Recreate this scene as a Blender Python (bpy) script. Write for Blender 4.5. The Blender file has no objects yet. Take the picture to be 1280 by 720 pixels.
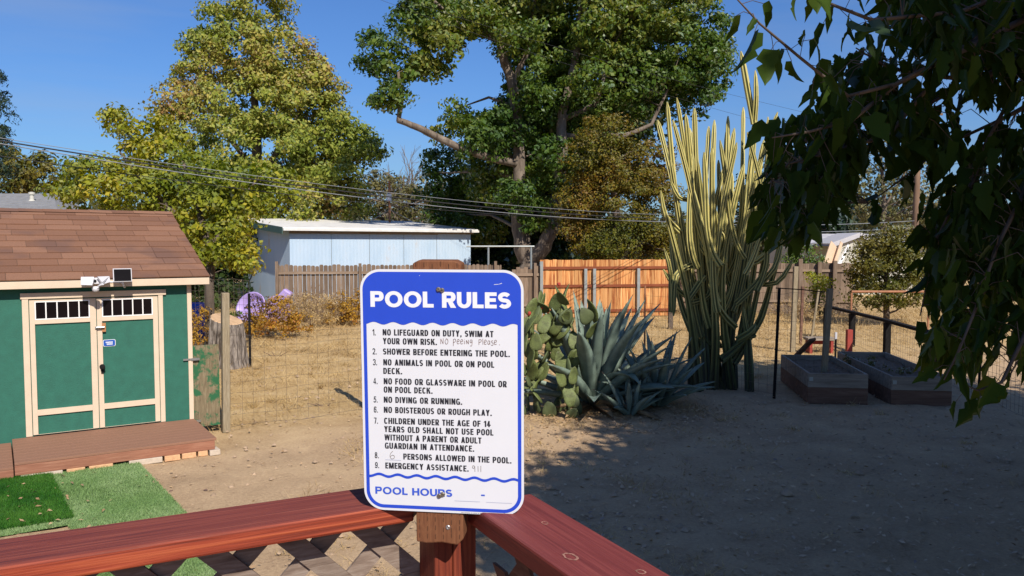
import bpy, math, random
import numpy as np
from mathutils import Vector, Matrix, Quaternion

R = math.radians
random.seed(7)
rng = np.random.default_rng(11)
scene = bpy.context.scene
COL = scene.collection

# ------------------------------------------------------------------ camera
CAM_H, FPX = 2.5, 1000.0
PITCH = math.atan(55 / 1000.0)
cd = bpy.data.cameras.new('camera')
cd.lens = 28.125
cd.sensor_width = 36.0
cd.clip_start = 0.05
cd.clip_end = 3000
cam = bpy.data.objects.new('camera', cd)
COL.objects.link(cam)
cam.location = (0, 0, CAM_H)
cam.rotation_euler = (math.pi / 2 - PITCH, 0, 0)
scene.camera = cam

# ------------------------------------------------------------------ sky, sun, exposure
SUN_EL = R(42)
SUN_AZ = math.atan2(0.42, -0.91)          # heading towards the sun, measured from +Y to +X
world = bpy.data.worlds.new('World')
scene.world = world
world.use_nodes = True
wn, wl = world.node_tree.nodes, world.node_tree.links
wn.clear()
sky = wn.new('ShaderNodeTexSky')
sky.sky_type = 'NISHITA'
sky.sun_disc = False
sky.sun_elevation = SUN_EL
sky.sun_rotation = SUN_AZ
sky.altitude = 100
sky.air_density = 1.25
sky.dust_density = 0.7
sky.ozone_density = 3.0
wtc = wn.new('ShaderNodeTexCoord')
wmap = wn.new('ShaderNodeMapping')
wmap.inputs['Rotation'].default_value = (0, R(9), R(12))
wmap.inputs['Scale'].default_value = (1.6, 2.2, 15)
wno = wn.new('ShaderNodeTexNoise')
wno.inputs['Scale'].default_value = 1.1
wno.inputs['Detail'].default_value = 5
wno.inputs['Roughness'].default_value = 0.5
wrp = wn.new('ShaderNodeValToRGB')
wrp.color_ramp.elements[0].position = 0.44
wrp.color_ramp.elements[0].color = (0, 0, 0, 1)
wrp.color_ramp.elements[1].position = 0.85
wrp.color_ramp.elements[1].color = (0.38, 0.38, 0.38, 1)
wmx = wn.new('ShaderNodeMixRGB')
wmx.inputs['Color2'].default_value = (6.5, 7.2, 8.2, 1)
wbg = wn.new('ShaderNodeBackground')
wbg.inputs['Strength'].default_value = 0.05
wou = wn.new('ShaderNodeOutputWorld')
wl.new(wtc.outputs['Generated'], wmap.inputs['Vector'])
wl.new(wmap.outputs['Vector'], wno.inputs['Vector'])
wl.new(wno.outputs['Fac'], wrp.inputs['Fac'])
wl.new(wrp.outputs['Color'], wmx.inputs['Fac'])
whs = wn.new('ShaderNodeHueSaturation')
whs.inputs['Saturation'].default_value = 1.0
whs.inputs['Value'].default_value = 1.32
wtn = wn.new('ShaderNodeMixRGB')
wtn.blend_type = 'MULTIPLY'
wtn.inputs['Fac'].default_value = 1.0
wtn.inputs['Color2'].default_value = (0.55, 0.86, 1.40, 1)      # a clear, deep blue autumn sky
wl.new(sky.outputs['Color'], wtn.inputs['Color1'])
wl.new(wtn.outputs['Color'], whs.inputs['Color'])
wl.new(whs.outputs['Color'], wmx.inputs['Color1'])
wl.new(wmx.outputs['Color'], wbg.inputs['Color'])
wl.new(wbg.outputs['Background'], wou.inputs['Surface'])

sd_ = bpy.data.lights.new('sun', 'SUN')
sd_.energy = 5.0
sd_.angle = R(0.55)
sd_.color = (1.0, 0.93, 0.82)
sun = bpy.data.objects.new('sun', sd_)
COL.objects.link(sun)
TO_SUN = Vector((math.sin(SUN_AZ) * math.cos(SUN_EL), math.cos(SUN_AZ) * math.cos(SUN_EL), math.sin(SUN_EL)))
sun.rotation_euler = TO_SUN.to_track_quat('Z', 'Y').to_euler()
sun.location = (6, -8, 12)

vs = scene.view_settings
vs.view_transform = 'Standard'
vs.look = 'None'
vs.exposure = 0.35
vs.gamma = 1.0
vs.use_curve_mapping = False

# ------------------------------------------------------------------ helpers
_F = Vector((0, math.cos(PITCH), -math.sin(PITCH)))
_U = Vector((0, math.sin(PITCH), math.cos(PITCH)))
_C = Vector((0, 0, CAM_H))


def ray(px, py):
    return _F + Vector(((px - 640) / FPX, 0, 0)) + _U * ((360 - py) / FPX)


def at(px, py, Y):
    d = ray(px, py)
    return _C + d * (Y / d.y)


def gp(px, py, z=0.0):
    d = ray(px, py)
    return _C + d * ((z - CAM_H) / d.z)


def rp(px, py, p0, n):
    d = ray(px, py)
    return _C + d * ((Vector(p0) - _C).dot(n) / d.dot(n))


ROOTM = {}


def thing(name, label, cat, loc=(0, 0, 0), rotz=0.0, group=None):
    o = bpy.data.objects.new(name, None)
    COL.objects.link(o)
    o.location = loc
    o.rotation_euler = (0, 0, rotz)
    o.empty_display_size = 0.1
    o['label'] = label
    o['category'] = cat
    if group:
        o['group'] = group
    ROOTM[o.name] = Matrix.Translation(Vector(loc)) @ Matrix.Rotation(rotz, 4, 'Z')
    return o


def tag(o, label, cat, group=None):
    o['label'] = label
    o['category'] = cat
    if group:
        o['group'] = group
    return o


def rootm(o):
    while o is not None:
        if o.name in ROOTM:
            return ROOTM[o.name]
        o = o.parent
    return Matrix.Identity(4)


class MB:
    """collects shapes (in world space, or in a thing's space through M) and links them as one mesh"""

    def __init__(s, M=None):
        s.v, s.f, s.m = [], [], []
        s.M = M
        s.cur = 0
        s.attr = []

    def _add(s, vs_, fs):
        b = len(s.v)
        for p in vs_:
            p = Vector(p)
            s.v.append(s.M @ p if s.M is not None else p)
        for f in fs:
            s.f.append(tuple(i + b for i in f))
            s.m.append(s.cur)

    def box(s, lo, hi, T=None):
        x0, y0, z0 = lo
        x1, y1, z1 = hi
        p = [(x0, y0, z0), (x1, y0, z0), (x1, y1, z0), (x0, y1, z0), (x0, y0, z1), (x1, y0, z1), (x1, y1, z1), (x0, y1, z1)]
        if T is not None:
            p = [T @ Vector(q) for q in p]
        s._add(p, [(0, 3, 2, 1), (4, 5, 6, 7), (0, 1, 5, 4), (1, 2, 6, 5), (2, 3, 7, 6), (3, 0, 4, 7)])
        return s

    def bar(s, a, b, w, t, up=(0, 0, 1)):
        """rectangular bar from a to b, w across, t along up"""
        a, b = Vector(a), Vector(b)
        d = (b - a).normalized()
        u = Vector(up)
        if abs(d.dot(u.normalized())) > 0.98:
            u = Vector((0, 1, 0))
        sx = d.cross(u).normalized()
        uz = sx.cross(d).normalized()
        p = []
        for q in (a, b):
            for (i, j) in ((-1, -1), (1, -1), (1, 1), (-1, 1)):
                p.append(q + sx * (i * w / 2) + uz * (j * t / 2))
        s._add(p, [(0, 1, 2, 3), (7, 6, 5, 4), (0, 4, 5, 1), (1, 5, 6, 2), (2, 6, 7, 3), (3, 7, 4, 0)])
        return s

    def tube(s, pts, rad, n=6, cap=True):
        pts = [Vector(p) for p in pts]
        if not hasattr(rad, '__len__'):
            rad = [rad] * len(pts)
        d0 = (pts[1] - pts[0]).normalized()
        ref = Vector((0, 0, 1)) if abs(d0.z) < 0.9 else Vector((1, 0, 0))
        x = d0.cross(ref).normalized()
        V = []
        for i, p in enumerate(pts):
            d = (pts[min(i + 1, len(pts) - 1)] - pts[max(i - 1, 0)]).normalized()
            x = (x - d * x.dot(d)).normalized()
            y = d.cross(x)
            for k in range(n):
                a = 2 * math.pi * k / n
                V.append(p + (x * math.cos(a) + y * math.sin(a)) * rad[i])
        Fs = []
        for i in range(len(pts) - 1):
            for k in range(n):
                Fs.append((i * n + k, i * n + (k + 1) % n, (i + 1) * n + (k + 1) % n, (i + 1) * n + k))
        if cap:
            Fs.append(tuple(range(n - 1, -1, -1)))
            Fs.append(tuple(range((len(pts) - 1) * n, len(pts) * n)))
        s._add(V, Fs)
        return s

    def prism(s, poly, T, h):
        """2D polygon extruded by h along +z of T"""
        n = len(poly)
        V = [T @ Vector((p[0], p[1], 0)) for p in poly] + [T @ Vector((p[0], p[1], h)) for p in poly]
        Fs = [tuple(range(n - 1, -1, -1)), tuple(range(n, 2 * n))]
        for i in range(n):
            j = (i + 1) % n
            Fs.append((i, j, n + j, n + i))
        s._add(V, Fs)
        return s

    def lathe(s, prof, c, n=16, axis=None):
        """profile of (r, h) about the vertical through c (or about a matrix T)"""
        T = axis if axis is not None else (Matrix.Translation(Vector(c)) if c is not None else Matrix.Identity(4))
        V = []
        for r, h in prof:
            for k in range(n):
                a = 2 * math.pi * k / n
                V.append(T @ Vector((r * math.cos(a), r * math.sin(a), h)))
        Fs = []
        for i in range(len(prof) - 1):
            for k in range(n):
                Fs.append((i * n + k, i * n + (k + 1) % n, (i + 1) * n + (k + 1) % n, (i + 1) * n + k))
        Fs.append(tuple(range(n - 1, -1, -1)))
        Fs.append(tuple(range((len(prof) - 1) * n, len(prof) * n)))
        s._add(V, Fs)
        return s

    def build(s, name, mats, parent=None, smooth=False, bevel=0.0, local=True, label=None):
        """local=True: the collected points are world points, turned into the root's space"""
        inv = rootm(parent).inverted() if parent is not None else Matrix.Identity(4)
        me = bpy.data.meshes.new(name)
        me.from_pydata([tuple(inv @ p) for p in s.v], [], s.f)
        if not isinstance(mats, (list, tuple)):
            mats = [mats]
        for m in mats:
            me.materials.append(m)
        if len(mats) > 1:
            me.polygons.foreach_set('material_index', s.m)
        if smooth:
            me.polygons.foreach_set('use_smooth', [True] * len(me.polygons))
        me.update()
        o = bpy.data.objects.new(name, me)
        COL.objects.link(o)
        if parent is not None:
            o.parent = parent
        if bevel:
            b = o.modifiers.new('bevel', 'BEVEL')
            b.width = bevel
            b.segments = 2
            b.limit_method = 'ANGLE'
        if label:
            o['label'] = label
        return o


def np_mesh(name, V, faces_per, k, mat, parent=None, smooth=False):
    """V (n,3) world points, consecutive groups of k form one face each (faces_per None) or index array (m,k)"""
    V = np.asarray(V, dtype=np.float64)
    if parent is not None:
        inv = np.array(rootm(parent).inverted())
        V = V @ inv[:3, :3].T + inv[:3, 3]
    me = bpy.data.meshes.new(name)
    F = np.arange(len(V)).reshape(-1, k) if faces_per is None else np.asarray(faces_per)
    me.vertices.add(len(V))
    me.vertices.foreach_set('co', V.astype(np.float32).ravel())
    me.loops.add(F.size)
    me.loops.foreach_set('vertex_index', F.astype(np.int32).ravel())
    me.polygons.add(len(F))
    me.polygons.foreach_set('loop_start', np.arange(0, F.size, k, dtype=np.int32))
    me.polygons.foreach_set('loop_total', np.full(len(F), k, dtype=np.int32))
    if smooth:
        me.polygons.foreach_set('use_smooth', np.ones(len(F), dtype=bool))
    me.update(calc_edges=True)
    me.materials.append(mat)
    o = bpy.data.objects.new(name, me)
    COL.objects.link(o)
    if parent is not None:
        o.parent = parent
    return o


# ------------------------------------------------------------------ materials
def new_mat(name):
    m = bpy.data.materials.new(name)
    m.use_nodes = True
    n, l = m.node_tree.nodes, m.node_tree.links
    return m, n, l, n['Principled BSDF']


def N(nodes, t, **kw):
    x = nodes.new(t)
    for k, v in kw.items():
        if k in x.inputs:
            x.inputs[k].default_value = v
        else:
            setattr(x, k, v)
    return x


def ramp(nodes, stops):
    r = nodes.new('ShaderNodeValToRGB')
    e = r.color_ramp.elements
    while len(e) < len(stops):
        e.new(0.5)
    for i, (p, c) in enumerate(stops):
        e[i].position = p
        e[i].color = (c[0], c[1], c[2], 1)
    return r


def plain(name, c, rough=0.6, metal=0.0, var=0.12, scale=6.0, bump=0.0, bscale=40.0, spec=None):
    m, n, l, b = new_mat(name)
    tc = N(n, 'ShaderNodeTexCoord')
    no = N(n, 'ShaderNodeTexNoise', Scale=scale, Detail=6.0, Roughness=0.6)
    l.new(tc.outputs['Object'], no.inputs['Vector'])
    lo = [x * (1 - var) for x in c]
    hi = [min(1, x * (1 + var)) for x in c]
    r = ramp(n, [(0.3, lo), (0.7, hi)])
    l.new(no.outputs['Fac'], r.inputs['Fac'])
    l.new(r.outputs['Color'], b.inputs['Base Color'])
    b.inputs['Roughness'].default_value = rough
    b.inputs['Metallic'].default_value = metal
    if spec is not None:
        b.inputs['Specular IOR Level'].default_value = spec
    if bump:
        n2 = N(n, 'ShaderNodeTexNoise', Scale=bscale, Detail=4.0)
        l.new(tc.outputs['Object'], n2.inputs['Vector'])
        bp = N(n, 'ShaderNodeBump', Strength=bump, Distance=0.01)
        l.new(n2.outputs['Fac'], bp.inputs['Height'])
        l.new(bp.outputs['Normal'], b.inputs['Normal'])
    return m


def wood(name, stops, axis=0, grain=30.0, rough=0.7, bump=0.25, stretch=0.06, blotch=None, patch=3.0, island=0.0, spec=0.3):
    """grain runs along axis; blotch = (colour, threshold) worn patches with a shape of their own"""
    m, n, l, b = new_mat(name)
    tc = N(n, 'ShaderNodeTexCoord')
    mp = N(n, 'ShaderNodeMapping')
    sc = [1.0, 1.0, 1.0]
    sc[axis] = stretch
    mp.inputs['Scale'].default_value = sc
    l.new(tc.outputs['Object'], mp.inputs['Vector'])
    no = N(n, 'ShaderNodeTexNoise', Scale=grain, Detail=8.0, Roughness=0.65, Distortion=0.6)
    l.new(mp.outputs['Vector'], no.inputs['Vector'])
    r = ramp(n, stops)
    l.new(no.outputs['Fac'], r.inputs['Fac'])
    out = r.outputs['Color']
    if blotch:
        nb = N(n, 'ShaderNodeTexNoise', Scale=patch, Detail=7.0, Roughness=0.7)
        l.new(mp.outputs['Vector'] if patch > 8 else tc.outputs['Object'], nb.inputs['Vector'])
        rb = ramp(n, [(blotch[1], (0, 0, 0)), (blotch[1] + 0.08, (1, 1, 1))])
        l.new(nb.outputs['Fac'], rb.inputs['Fac'])
        mx = N(n, 'ShaderNodeMixRGB')
        mx.inputs['Color2'].default_value = (*blotch[0], 1)
        l.new(rb.outputs['Color'], mx.inputs['Fac'])
        l.new(out, mx.inputs['Color1'])
        out = mx.outputs['Color']
    if island:
        g = N(n, 'ShaderNodeNewGeometry')
        hs = N(n, 'ShaderNodeHueSaturation')
        mr = N(n, 'ShaderNodeMapRange')
        mr.inputs['To Min'].default_value = 1 - island
        mr.inputs['To Max'].default_value = 1 + island
        l.new(g.outputs['Random Per Island'], mr.inputs['Value'])
        l.new(mr.outputs['Result'], hs.inputs['Value'])
        l.new(out, hs.inputs['Color'])
        out = hs.outputs['Color']
    l.new(out, b.inputs['Base Color'])
    b.inputs['Roughness'].default_value = rough
    b.inputs['Specular IOR Level'].default_value = spec
    if bump:
        bp = N(n, 'ShaderNodeBump', Strength=bump, Distance=0.004)
        l.new(no.outputs['Fac'], bp.inputs['Height'])
        l.new(bp.outputs['Normal'], b.inputs['Normal'])
    return m


def leafmat(name, cols, trans=0.35, patch=0.25, gloss=0.12):
    """leaf colours picked at random per leaf, with slow drifts through the crown"""
    m, n, l, b = new_mat(name)
    n.remove(b)
    out = n['Material Output']
    g = N(n, 'ShaderNodeNewGeometry')
    tc = N(n, 'ShaderNodeTexCoord')
    no = N(n, 'ShaderNodeTexNoise', Scale=patch, Detail=3.0)
    l.new(tc.outputs['Object'], no.inputs['Vector'])
    ad = N(n, 'ShaderNodeMath', operation='MULTIPLY_ADD')
    ad.inputs[1].default_value = 0.42
    sb = N(n, 'ShaderNodeMath', operation='MULTIPLY_ADD')
    sb.inputs[1].default_value = 1.7
    sb.inputs[2].default_value = -0.56
    l.new(no.outputs['Fac'], sb.inputs[0])
    l.new(g.outputs['Random Per Island'], ad.inputs[0])
    l.new(sb.outputs['Value'], ad.inputs[2])
    k = len(cols)
    r = ramp(n, [((i + 0.3) / k, c) for i, c in enumerate(cols)])
    l.new(ad.outputs['Value'], r.inputs['Fac'])
    df = N(n, 'ShaderNodeBsdfDiffuse')
    tr = N(n, 'ShaderNodeBsdfTranslucent')
    gl = N(n, 'ShaderNodeBsdfGlossy', Roughness=0.42)
    gl.inputs['Color'].default_value = (0.9, 0.95, 1, 1)
    hs = N(n, 'ShaderNodeHueSaturation')
    hs.inputs['Value'].default_value = 1.5
    hs.inputs['Saturation'].default_value = 1.15
    l.new(r.outputs['Color'], df.inputs['Color'])
    l.new(r.outputs['Color'], hs.inputs['Color'])
    l.new(hs.outputs['Color'], tr.inputs['Color'])
    m1 = N(n, 'ShaderNodeMixShader')
    m1.inputs['Fac'].default_value = trans
    l.new(df.outputs[0], m1.inputs[1])
    l.new(tr.outputs[0], m1.inputs[2])
    fr = N(n, 'ShaderNodeFresnel', IOR=1.4)
    ml = N(n, 'ShaderNodeMath', operation='MULTIPLY')
    ml.inputs[1].default_value = gloss
    l.new(fr.outputs[0], ml.inputs[0])
    m2 = N(n, 'ShaderNodeMixShader')
    l.new(ml.outputs[0], m2.inputs['Fac'])
    l.new(m1.outputs[0], m2.inputs[1])
    l.new(gl.outputs[0], m2.inputs[2])
    l.new(m2.outputs[0], out.inputs['Surface'])
    return m


def barkmat(name, a, b_, scale=9.0):
    return wood(name, [(0.3, a), (0.7, b_)], axis=2, grain=scale, rough=0.95, bump=0.9, stretch=0.18)


M = {}
M['sign_white'] = plain('sign_white', (0.60, 0.61, 0.64), 0.45, var=0.015, scale=20)
M['sign_blue'] = plain('sign_blue', (0.012, 0.055, 0.47), 0.42, var=0.03, scale=30)
M['print_white'] = plain('print_white', (0.66, 0.67, 0.70), 0.45, var=0.01)
M['print_black'] = plain('print_black', (0.014, 0.015, 0.022), 0.5, var=0.02)
M['print_blue'] = plain('print_blue', (0.03, 0.085, 0.50), 0.5, var=0.02)
M['ink_brown'] = plain('ink_brown', (0.16, 0.085, 0.065), 0.6, var=0.3, scale=90)
M['ink_grey'] = plain('ink_grey', (0.17, 0.14, 0.12), 0.6, var=0.3, scale=90)
M['line_grey'] = plain('line_grey', (0.36, 0.38, 0.5), 0.6, var=0.02)
M['screw'] = plain('screw_metal', (0.25, 0.22, 0.18), 0.45, 0.8, var=0.5, scale=300)
M['steel'] = plain('steel', (0.42, 0.42, 0.42), 0.4, 0.9, var=0.15, scale=30)
M['wire'] = plain('wire_metal', (0.15, 0.12, 0.09), 0.6, 0.5, var=0.3, scale=4)
M['black_paint'] = plain('black_paint', (0.014, 0.013, 0.013), 0.9, var=0.3, spec=0.1)
M['red_top'] = wood('red_stain_weathered', [(0.30, (0.075, 0.018, 0.020)), (0.5, (0.17, 0.036, 0.025)), (0.72, (0.25, 0.070, 0.046))], 0, 150, 0.75, 0.5, 0.02,
                    blotch=((0.30, 0.20, 0.17), 0.655), patch=46.0)
M['red_side'] = wood('red_stain', [(0.30, (0.07, 0.012, 0.007)), (0.48, (0.24, 0.038, 0.016)), (0.72, (0.40, 0.095, 0.035))], 0, 130, 0.6, 0.5, 0.018)
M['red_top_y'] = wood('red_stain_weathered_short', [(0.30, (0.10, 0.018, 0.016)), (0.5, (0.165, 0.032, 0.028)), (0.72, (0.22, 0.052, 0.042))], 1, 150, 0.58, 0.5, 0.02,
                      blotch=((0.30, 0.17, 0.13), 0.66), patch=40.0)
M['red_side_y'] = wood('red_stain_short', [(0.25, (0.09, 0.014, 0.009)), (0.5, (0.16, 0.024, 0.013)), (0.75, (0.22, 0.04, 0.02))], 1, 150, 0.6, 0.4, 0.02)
M['red_post'] = wood('red_stain_post', [(0.28, (0.07, 0.012, 0.008)), (0.5, (0.155, 0.028, 0.013)), (0.75, (0.26, 0.065, 0.03))], 2, 150, 0.65, 0.4, 0.03)
M['stake'] = wood('treated_board', [(0.25, (0.10, 0.036, 0.016)), (0.5, (0.155, 0.06, 0.026)), (0.75, (0.22, 0.095, 0.042))], 2, 170, 0.8, 0.3, 0.1)
M['stake_slit'] = plain('treated_board_slits', (0.09, 0.035, 0.015), 0.9, var=0.2)
M['lattice'] = wood('lattice_grey', [(0.25, (0.09, 0.06, 0.045)), (0.5, (0.19, 0.14, 0.11)), (0.75, (0.30, 0.245, 0.205))], 0, 90, 0.9, 0.4, 0.15, island=0.15)
M['lattice_b'] = wood('lattice_brown', [(0.25, (0.09, 0.04, 0.025)), (0.5, (0.17, 0.085, 0.05)), (0.75, (0.26, 0.15, 0.10))], 1, 90, 0.9, 0.4, 0.15, island=0.12)
M['shed_green'] = plain('shed_green', (0.015, 0.108, 0.074), 0.72, var=0.13, scale=9, bump=0.25, bscale=70)
M['cream'] = plain('cream_trim', (0.58, 0.455, 0.335), 0.65, var=0.05, scale=9, bump=0.1)
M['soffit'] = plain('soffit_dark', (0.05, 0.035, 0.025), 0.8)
M['white_vinyl'] = plain('white_vinyl', (0.72, 0.70, 0.69), 0.5, var=0.03)
M['dark_glass'] = plain('dark_glass', (0.006, 0.004, 0.005), 0.15, var=0.3, spec=0.12)
M['white_plastic'] = plain('white_plastic', (0.56, 0.55, 0.58), 0.35, var=0.03)
M['solar_cell'] = plain('solar_cell', (0.008, 0.007, 0.008), 0.3, var=0.2, spec=0.08)
M['sticker_blue'] = plain('sticker_blue', (0.012, 0.075, 0.36), 0.4, var=0.03)
M['latch_wood'] = plain('latch_wood', (0.36, 0.16, 0.06), 0.7)
M['composite'] = wood('composite_decking', [(0.3, (0.215, 0.105, 0.066)), (0.7, (0.27, 0.14, 0.09))], 0, 120, 0.75, 0.2, 0.02)
M['fascia_wood'] = wood('fascia_redwood', [(0.25, (0.17, 0.07, 0.042)), (0.5, (0.27, 0.115, 0.07)), (0.75, (0.36, 0.18, 0.115))], 0, 60, 0.8, 0.3, 0.06)
M['brick'] = plain('brick', (0.55, 0.32, 0.17), 0.9, var=0.2, scale=25, bump=0.4)
M['concrete'] = plain('concrete_block', (0.46, 0.38, 0.30), 0.9, var=0.12, scale=20, bump=0.4)
M['gate_ply'] = wood('gate_plywood', [(0.25, (0.10, 0.072, 0.042)), (0.5, (0.175, 0.135, 0.08)), (0.75, (0.27, 0.22, 0.14))], 2, 60, 0.85, 0.3, 0.12,
                     blotch=((0.022, 0.105, 0.045), 0.485), patch=5.0)
M['old_post'] = wood('old_post', [(0.25, (0.15, 0.12, 0.075)), (0.5, (0.25, 0.20, 0.13)), (0.75, (0.36, 0.31, 0.22))], 2, 80, 0.9, 0.4, 0.08)
M['grey_fence'] = wood('grey_fence', [(0.25, (0.095, 0.063, 0.042)), (0.5, (0.165, 0.115, 0.08)), (0.75, (0.26, 0.195, 0.145))], 2, 26, 0.95, 0.3, 0.07, island=0.32)
M['grey_rail'] = wood('grey_rail', [(0.3, (0.15, 0.10, 0.065)), (0.7, (0.30, 0.22, 0.16))], 0, 12, 0.95, 0.3, 0.1)
M['new_fence'] = wood('redwood_fence', [(0.34, (0.15, 0.03, 0.012)), (0.44, (0.36, 0.13, 0.04)), (0.52, (0.52, 0.25, 0.09)), (0.7, (0.62, 0.36, 0.16))], 2, 16, 0.9, 0.2, 0.05, island=0.22)
M['new_rail'] = wood('redwood_rail', [(0.3, (0.14, 0.035, 0.015)), (0.7, (0.24, 0.07, 0.03))], 0, 12, 0.9, 0.2, 0.1)
M['roof_edge'] = plain('roof_edge_white', (0.62, 0.60, 0.57), 0.6, var=0.12, scale=3)
M['dark_green_paint'] = plain('dark_green_paint', (0.04, 0.085, 0.075), 0.6)
M['purple'] = plain('purple_plastic', (0.34, 0.25, 0.52), 0.5, var=0.15, scale=3)
M['blue_plastic'] = plain('blue_plastic', (0.012, 0.06, 0.42), 0.45)
M['asphalt_roof'] = plain('asphalt_shingles_grey', (0.20, 0.20, 0.205), 0.9, var=0.18, scale=5, bump=0.4, bscale=20)
M['pale_wall'] = plain('pale_siding', (0.46, 0.44, 0.38), 0.8, var=0.06)
M['pale_roof'] = plain('pale_roofing', (0.42, 0.41, 0.43), 0.7, var=0.08)
M['plywood'] = plain('plywood', (0.52, 0.36, 0.24), 0.8, var=0.1)
M['pipe_grey'] = plain('galvanised_pipe', (0.34, 0.36, 0.35), 0.45, 0.6, var=0.1)
M['rust_pipe'] = plain('rusty_pipe', (0.32, 0.14, 0.07), 0.8, var=0.25)
M['pole_wood'] = barkmat('pole_wood', (0.12, 0.07, 0.045), (0.22, 0.14, 0.09), 4)
M['bed_top'] = wood('bed_board_grey', [(0.25, (0.14, 0.108, 0.082)), (0.5, (0.26, 0.21, 0.165)), (0.75, (0.38, 0.32, 0.255))], 0, 14, 0.9, 0.3, 0.1)
M['bed_low'] = wood('bed_board_brown', [(0.25, (0.08, 0.042, 0.028)), (0.5, (0.145, 0.076, 0.052)), (0.75, (0.24, 0.14, 0.10))], 0, 14, 0.9, 0.3, 0.1)
M['bed_soil'] = plain('bed_soil', (0.14, 0.09, 0.055), 0.98, var=0.4, scale=14, bump=0.8, bscale=30)
M['red_paint'] = plain('red_paint', (0.26, 0.03, 0.02), 0.7, var=0.2)
M['cable'] = plain('cable_black', (0.02, 0.02, 0.022), 0.6, var=0.1)
M['cable_grey'] = plain('cable_grey', (0.22, 0.23, 0.25), 0.5, var=0.1)
M['bark_grey'] = barkmat('bark_grey', (0.07, 0.05, 0.038), (0.23, 0.185, 0.145), 6)
M['bark_dark'] = barkmat('bark_dark', (0.06, 0.045, 0.035), (0.15, 0.115, 0.09), 6)
M['bark_twig'] = barkmat('bark_twig', (0.10, 0.065, 0.04), (0.22, 0.15, 0.10), 30)
M['bark_stump'] = wood('bark_stump', [(0.38, (0.05, 0.038, 0.03)), (0.62, (0.27, 0.23, 0.20))], 2, 17, 0.97, 1.0, 0.2)
M['cut_wood'] = plain('cut_wood', (0.44, 0.29, 0.17), 0.85, var=0.18, scale=9)

# leaves
M['lf_liquid'] = leafmat('leaves_turning', [(0.10, 0.145, 0.024), (0.17, 0.215, 0.032), (0.26, 0.285, 0.048), (0.36, 0.32, 0.07), (0.34, 0.21, 0.08)], 0.3, 0.22)
M['lf_walnut'] = leafmat('leaves_yellow_green', [(0.09, 0.135, 0.014), (0.18, 0.21, 0.02), (0.28, 0.28, 0.026), (0.45, 0.34, 0.035)], 0.35, 0.35)
M['lf_green'] = leafmat('leaves_green', [(0.032, 0.07, 0.012), (0.062, 0.112, 0.017), (0.11, 0.16, 0.024), (0.19, 0.19, 0.03)], 0.3, 0.2)
M['lf_dark'] = leafmat('leaves_dark', [(0.018, 0.032, 0.010), (0.032, 0.055, 0.014), (0.05, 0.07, 0.018)], 0.2, 0.3)
M['lf_gold'] = leafmat('leaves_rusty', [(0.06, 0.075, 0.010), (0.105, 0.105, 0.012), (0.16, 0.125, 0.014), (0.20, 0.105, 0.018)], 0.2, 0.45)
M['lf_olive'] = leafmat('leaves_olive', [(0.085, 0.085, 0.026), (0.135, 0.125, 0.045), (0.20, 0.17, 0.07)], 0.25, 0.2)
M['lf_bush'] = leafmat('leaves_bush', [(0.07, 0.085, 0.015), (0.12, 0.115, 0.02), (0.17, 0.14, 0.025)], 0.25, 0.8)
M['lf_dry'] = leafmat('leaves_dry_gold', [(0.16, 0.085, 0.02), (0.30, 0.17, 0.028), (0.42, 0.25, 0.03), (0.35, 0.15, 0.035)], 0.3, 0.9)
M['lf_straw'] = leafmat('stalks_straw', [(0.24, 0.155, 0.07), (0.40, 0.28, 0.13), (0.54, 0.40, 0.20)], 0.2, 0.9)
M['lf_pine'] = leafmat('needles_dark', [(0.012, 0.026, 0.012), (0.022, 0.042, 0.018), (0.04, 0.06, 0.026)], 0.12, 0.4)
M['lf_far'] = leafmat('leaves_far', [(0.045, 0.055, 0.026), (0.075, 0.08, 0.036), (0.105, 0.10, 0.05)], 0.2, 0.12)
M['lf_mul'] = leafmat('leaves_mulberry', [(0.018, 0.036, 0.007), (0.026, 0.05, 0.009), (0.045, 0.075, 0.012), (0.10, 0.12, 0.02)], 0.24, 0.6, 0.05)
M['lf_litter'] = leafmat('litter', [(0.24, 0.13, 0.055), (0.36, 0.22, 0.10), (0.50, 0.34, 0.18), (0.16, 0.09, 0.05)], 0.1, 0.8)
M['turf_light'] = leafmat('turf_blades_light', [(0.13, 0.22, 0.07), (0.19, 0.295, 0.11), (0.27, 0.365, 0.17)], 0.25, 1.2)
M['turf_dark'] = leafmat('turf_blades_dark', [(0.018, 0.085, 0.012), (0.035, 0.13, 0.016), (0.075, 0.19, 0.03)], 0.25, 2.0)
M['turf_back'] = plain('turf_backing', (0.10, 0.19, 0.05), 0.95, var=0.2, scale=20)
M['turf_back_dark'] = plain('turf_backing_dark', (0.02, 0.075, 0.012), 0.95, var=0.2, scale=20)
M['agave'] = plain('agave_leaf', (0.15, 0.20, 0.16), 0.6, var=0.3, scale=6)
M['agave_spine'] = plain('agave_spine', (0.05, 0.03, 0.02), 0.6)
M['pad'] = plain('opuntia_pad', (0.105, 0.13, 0.036), 0.62, var=0.45, scale=7, bump=0.9, bscale=60)
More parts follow.
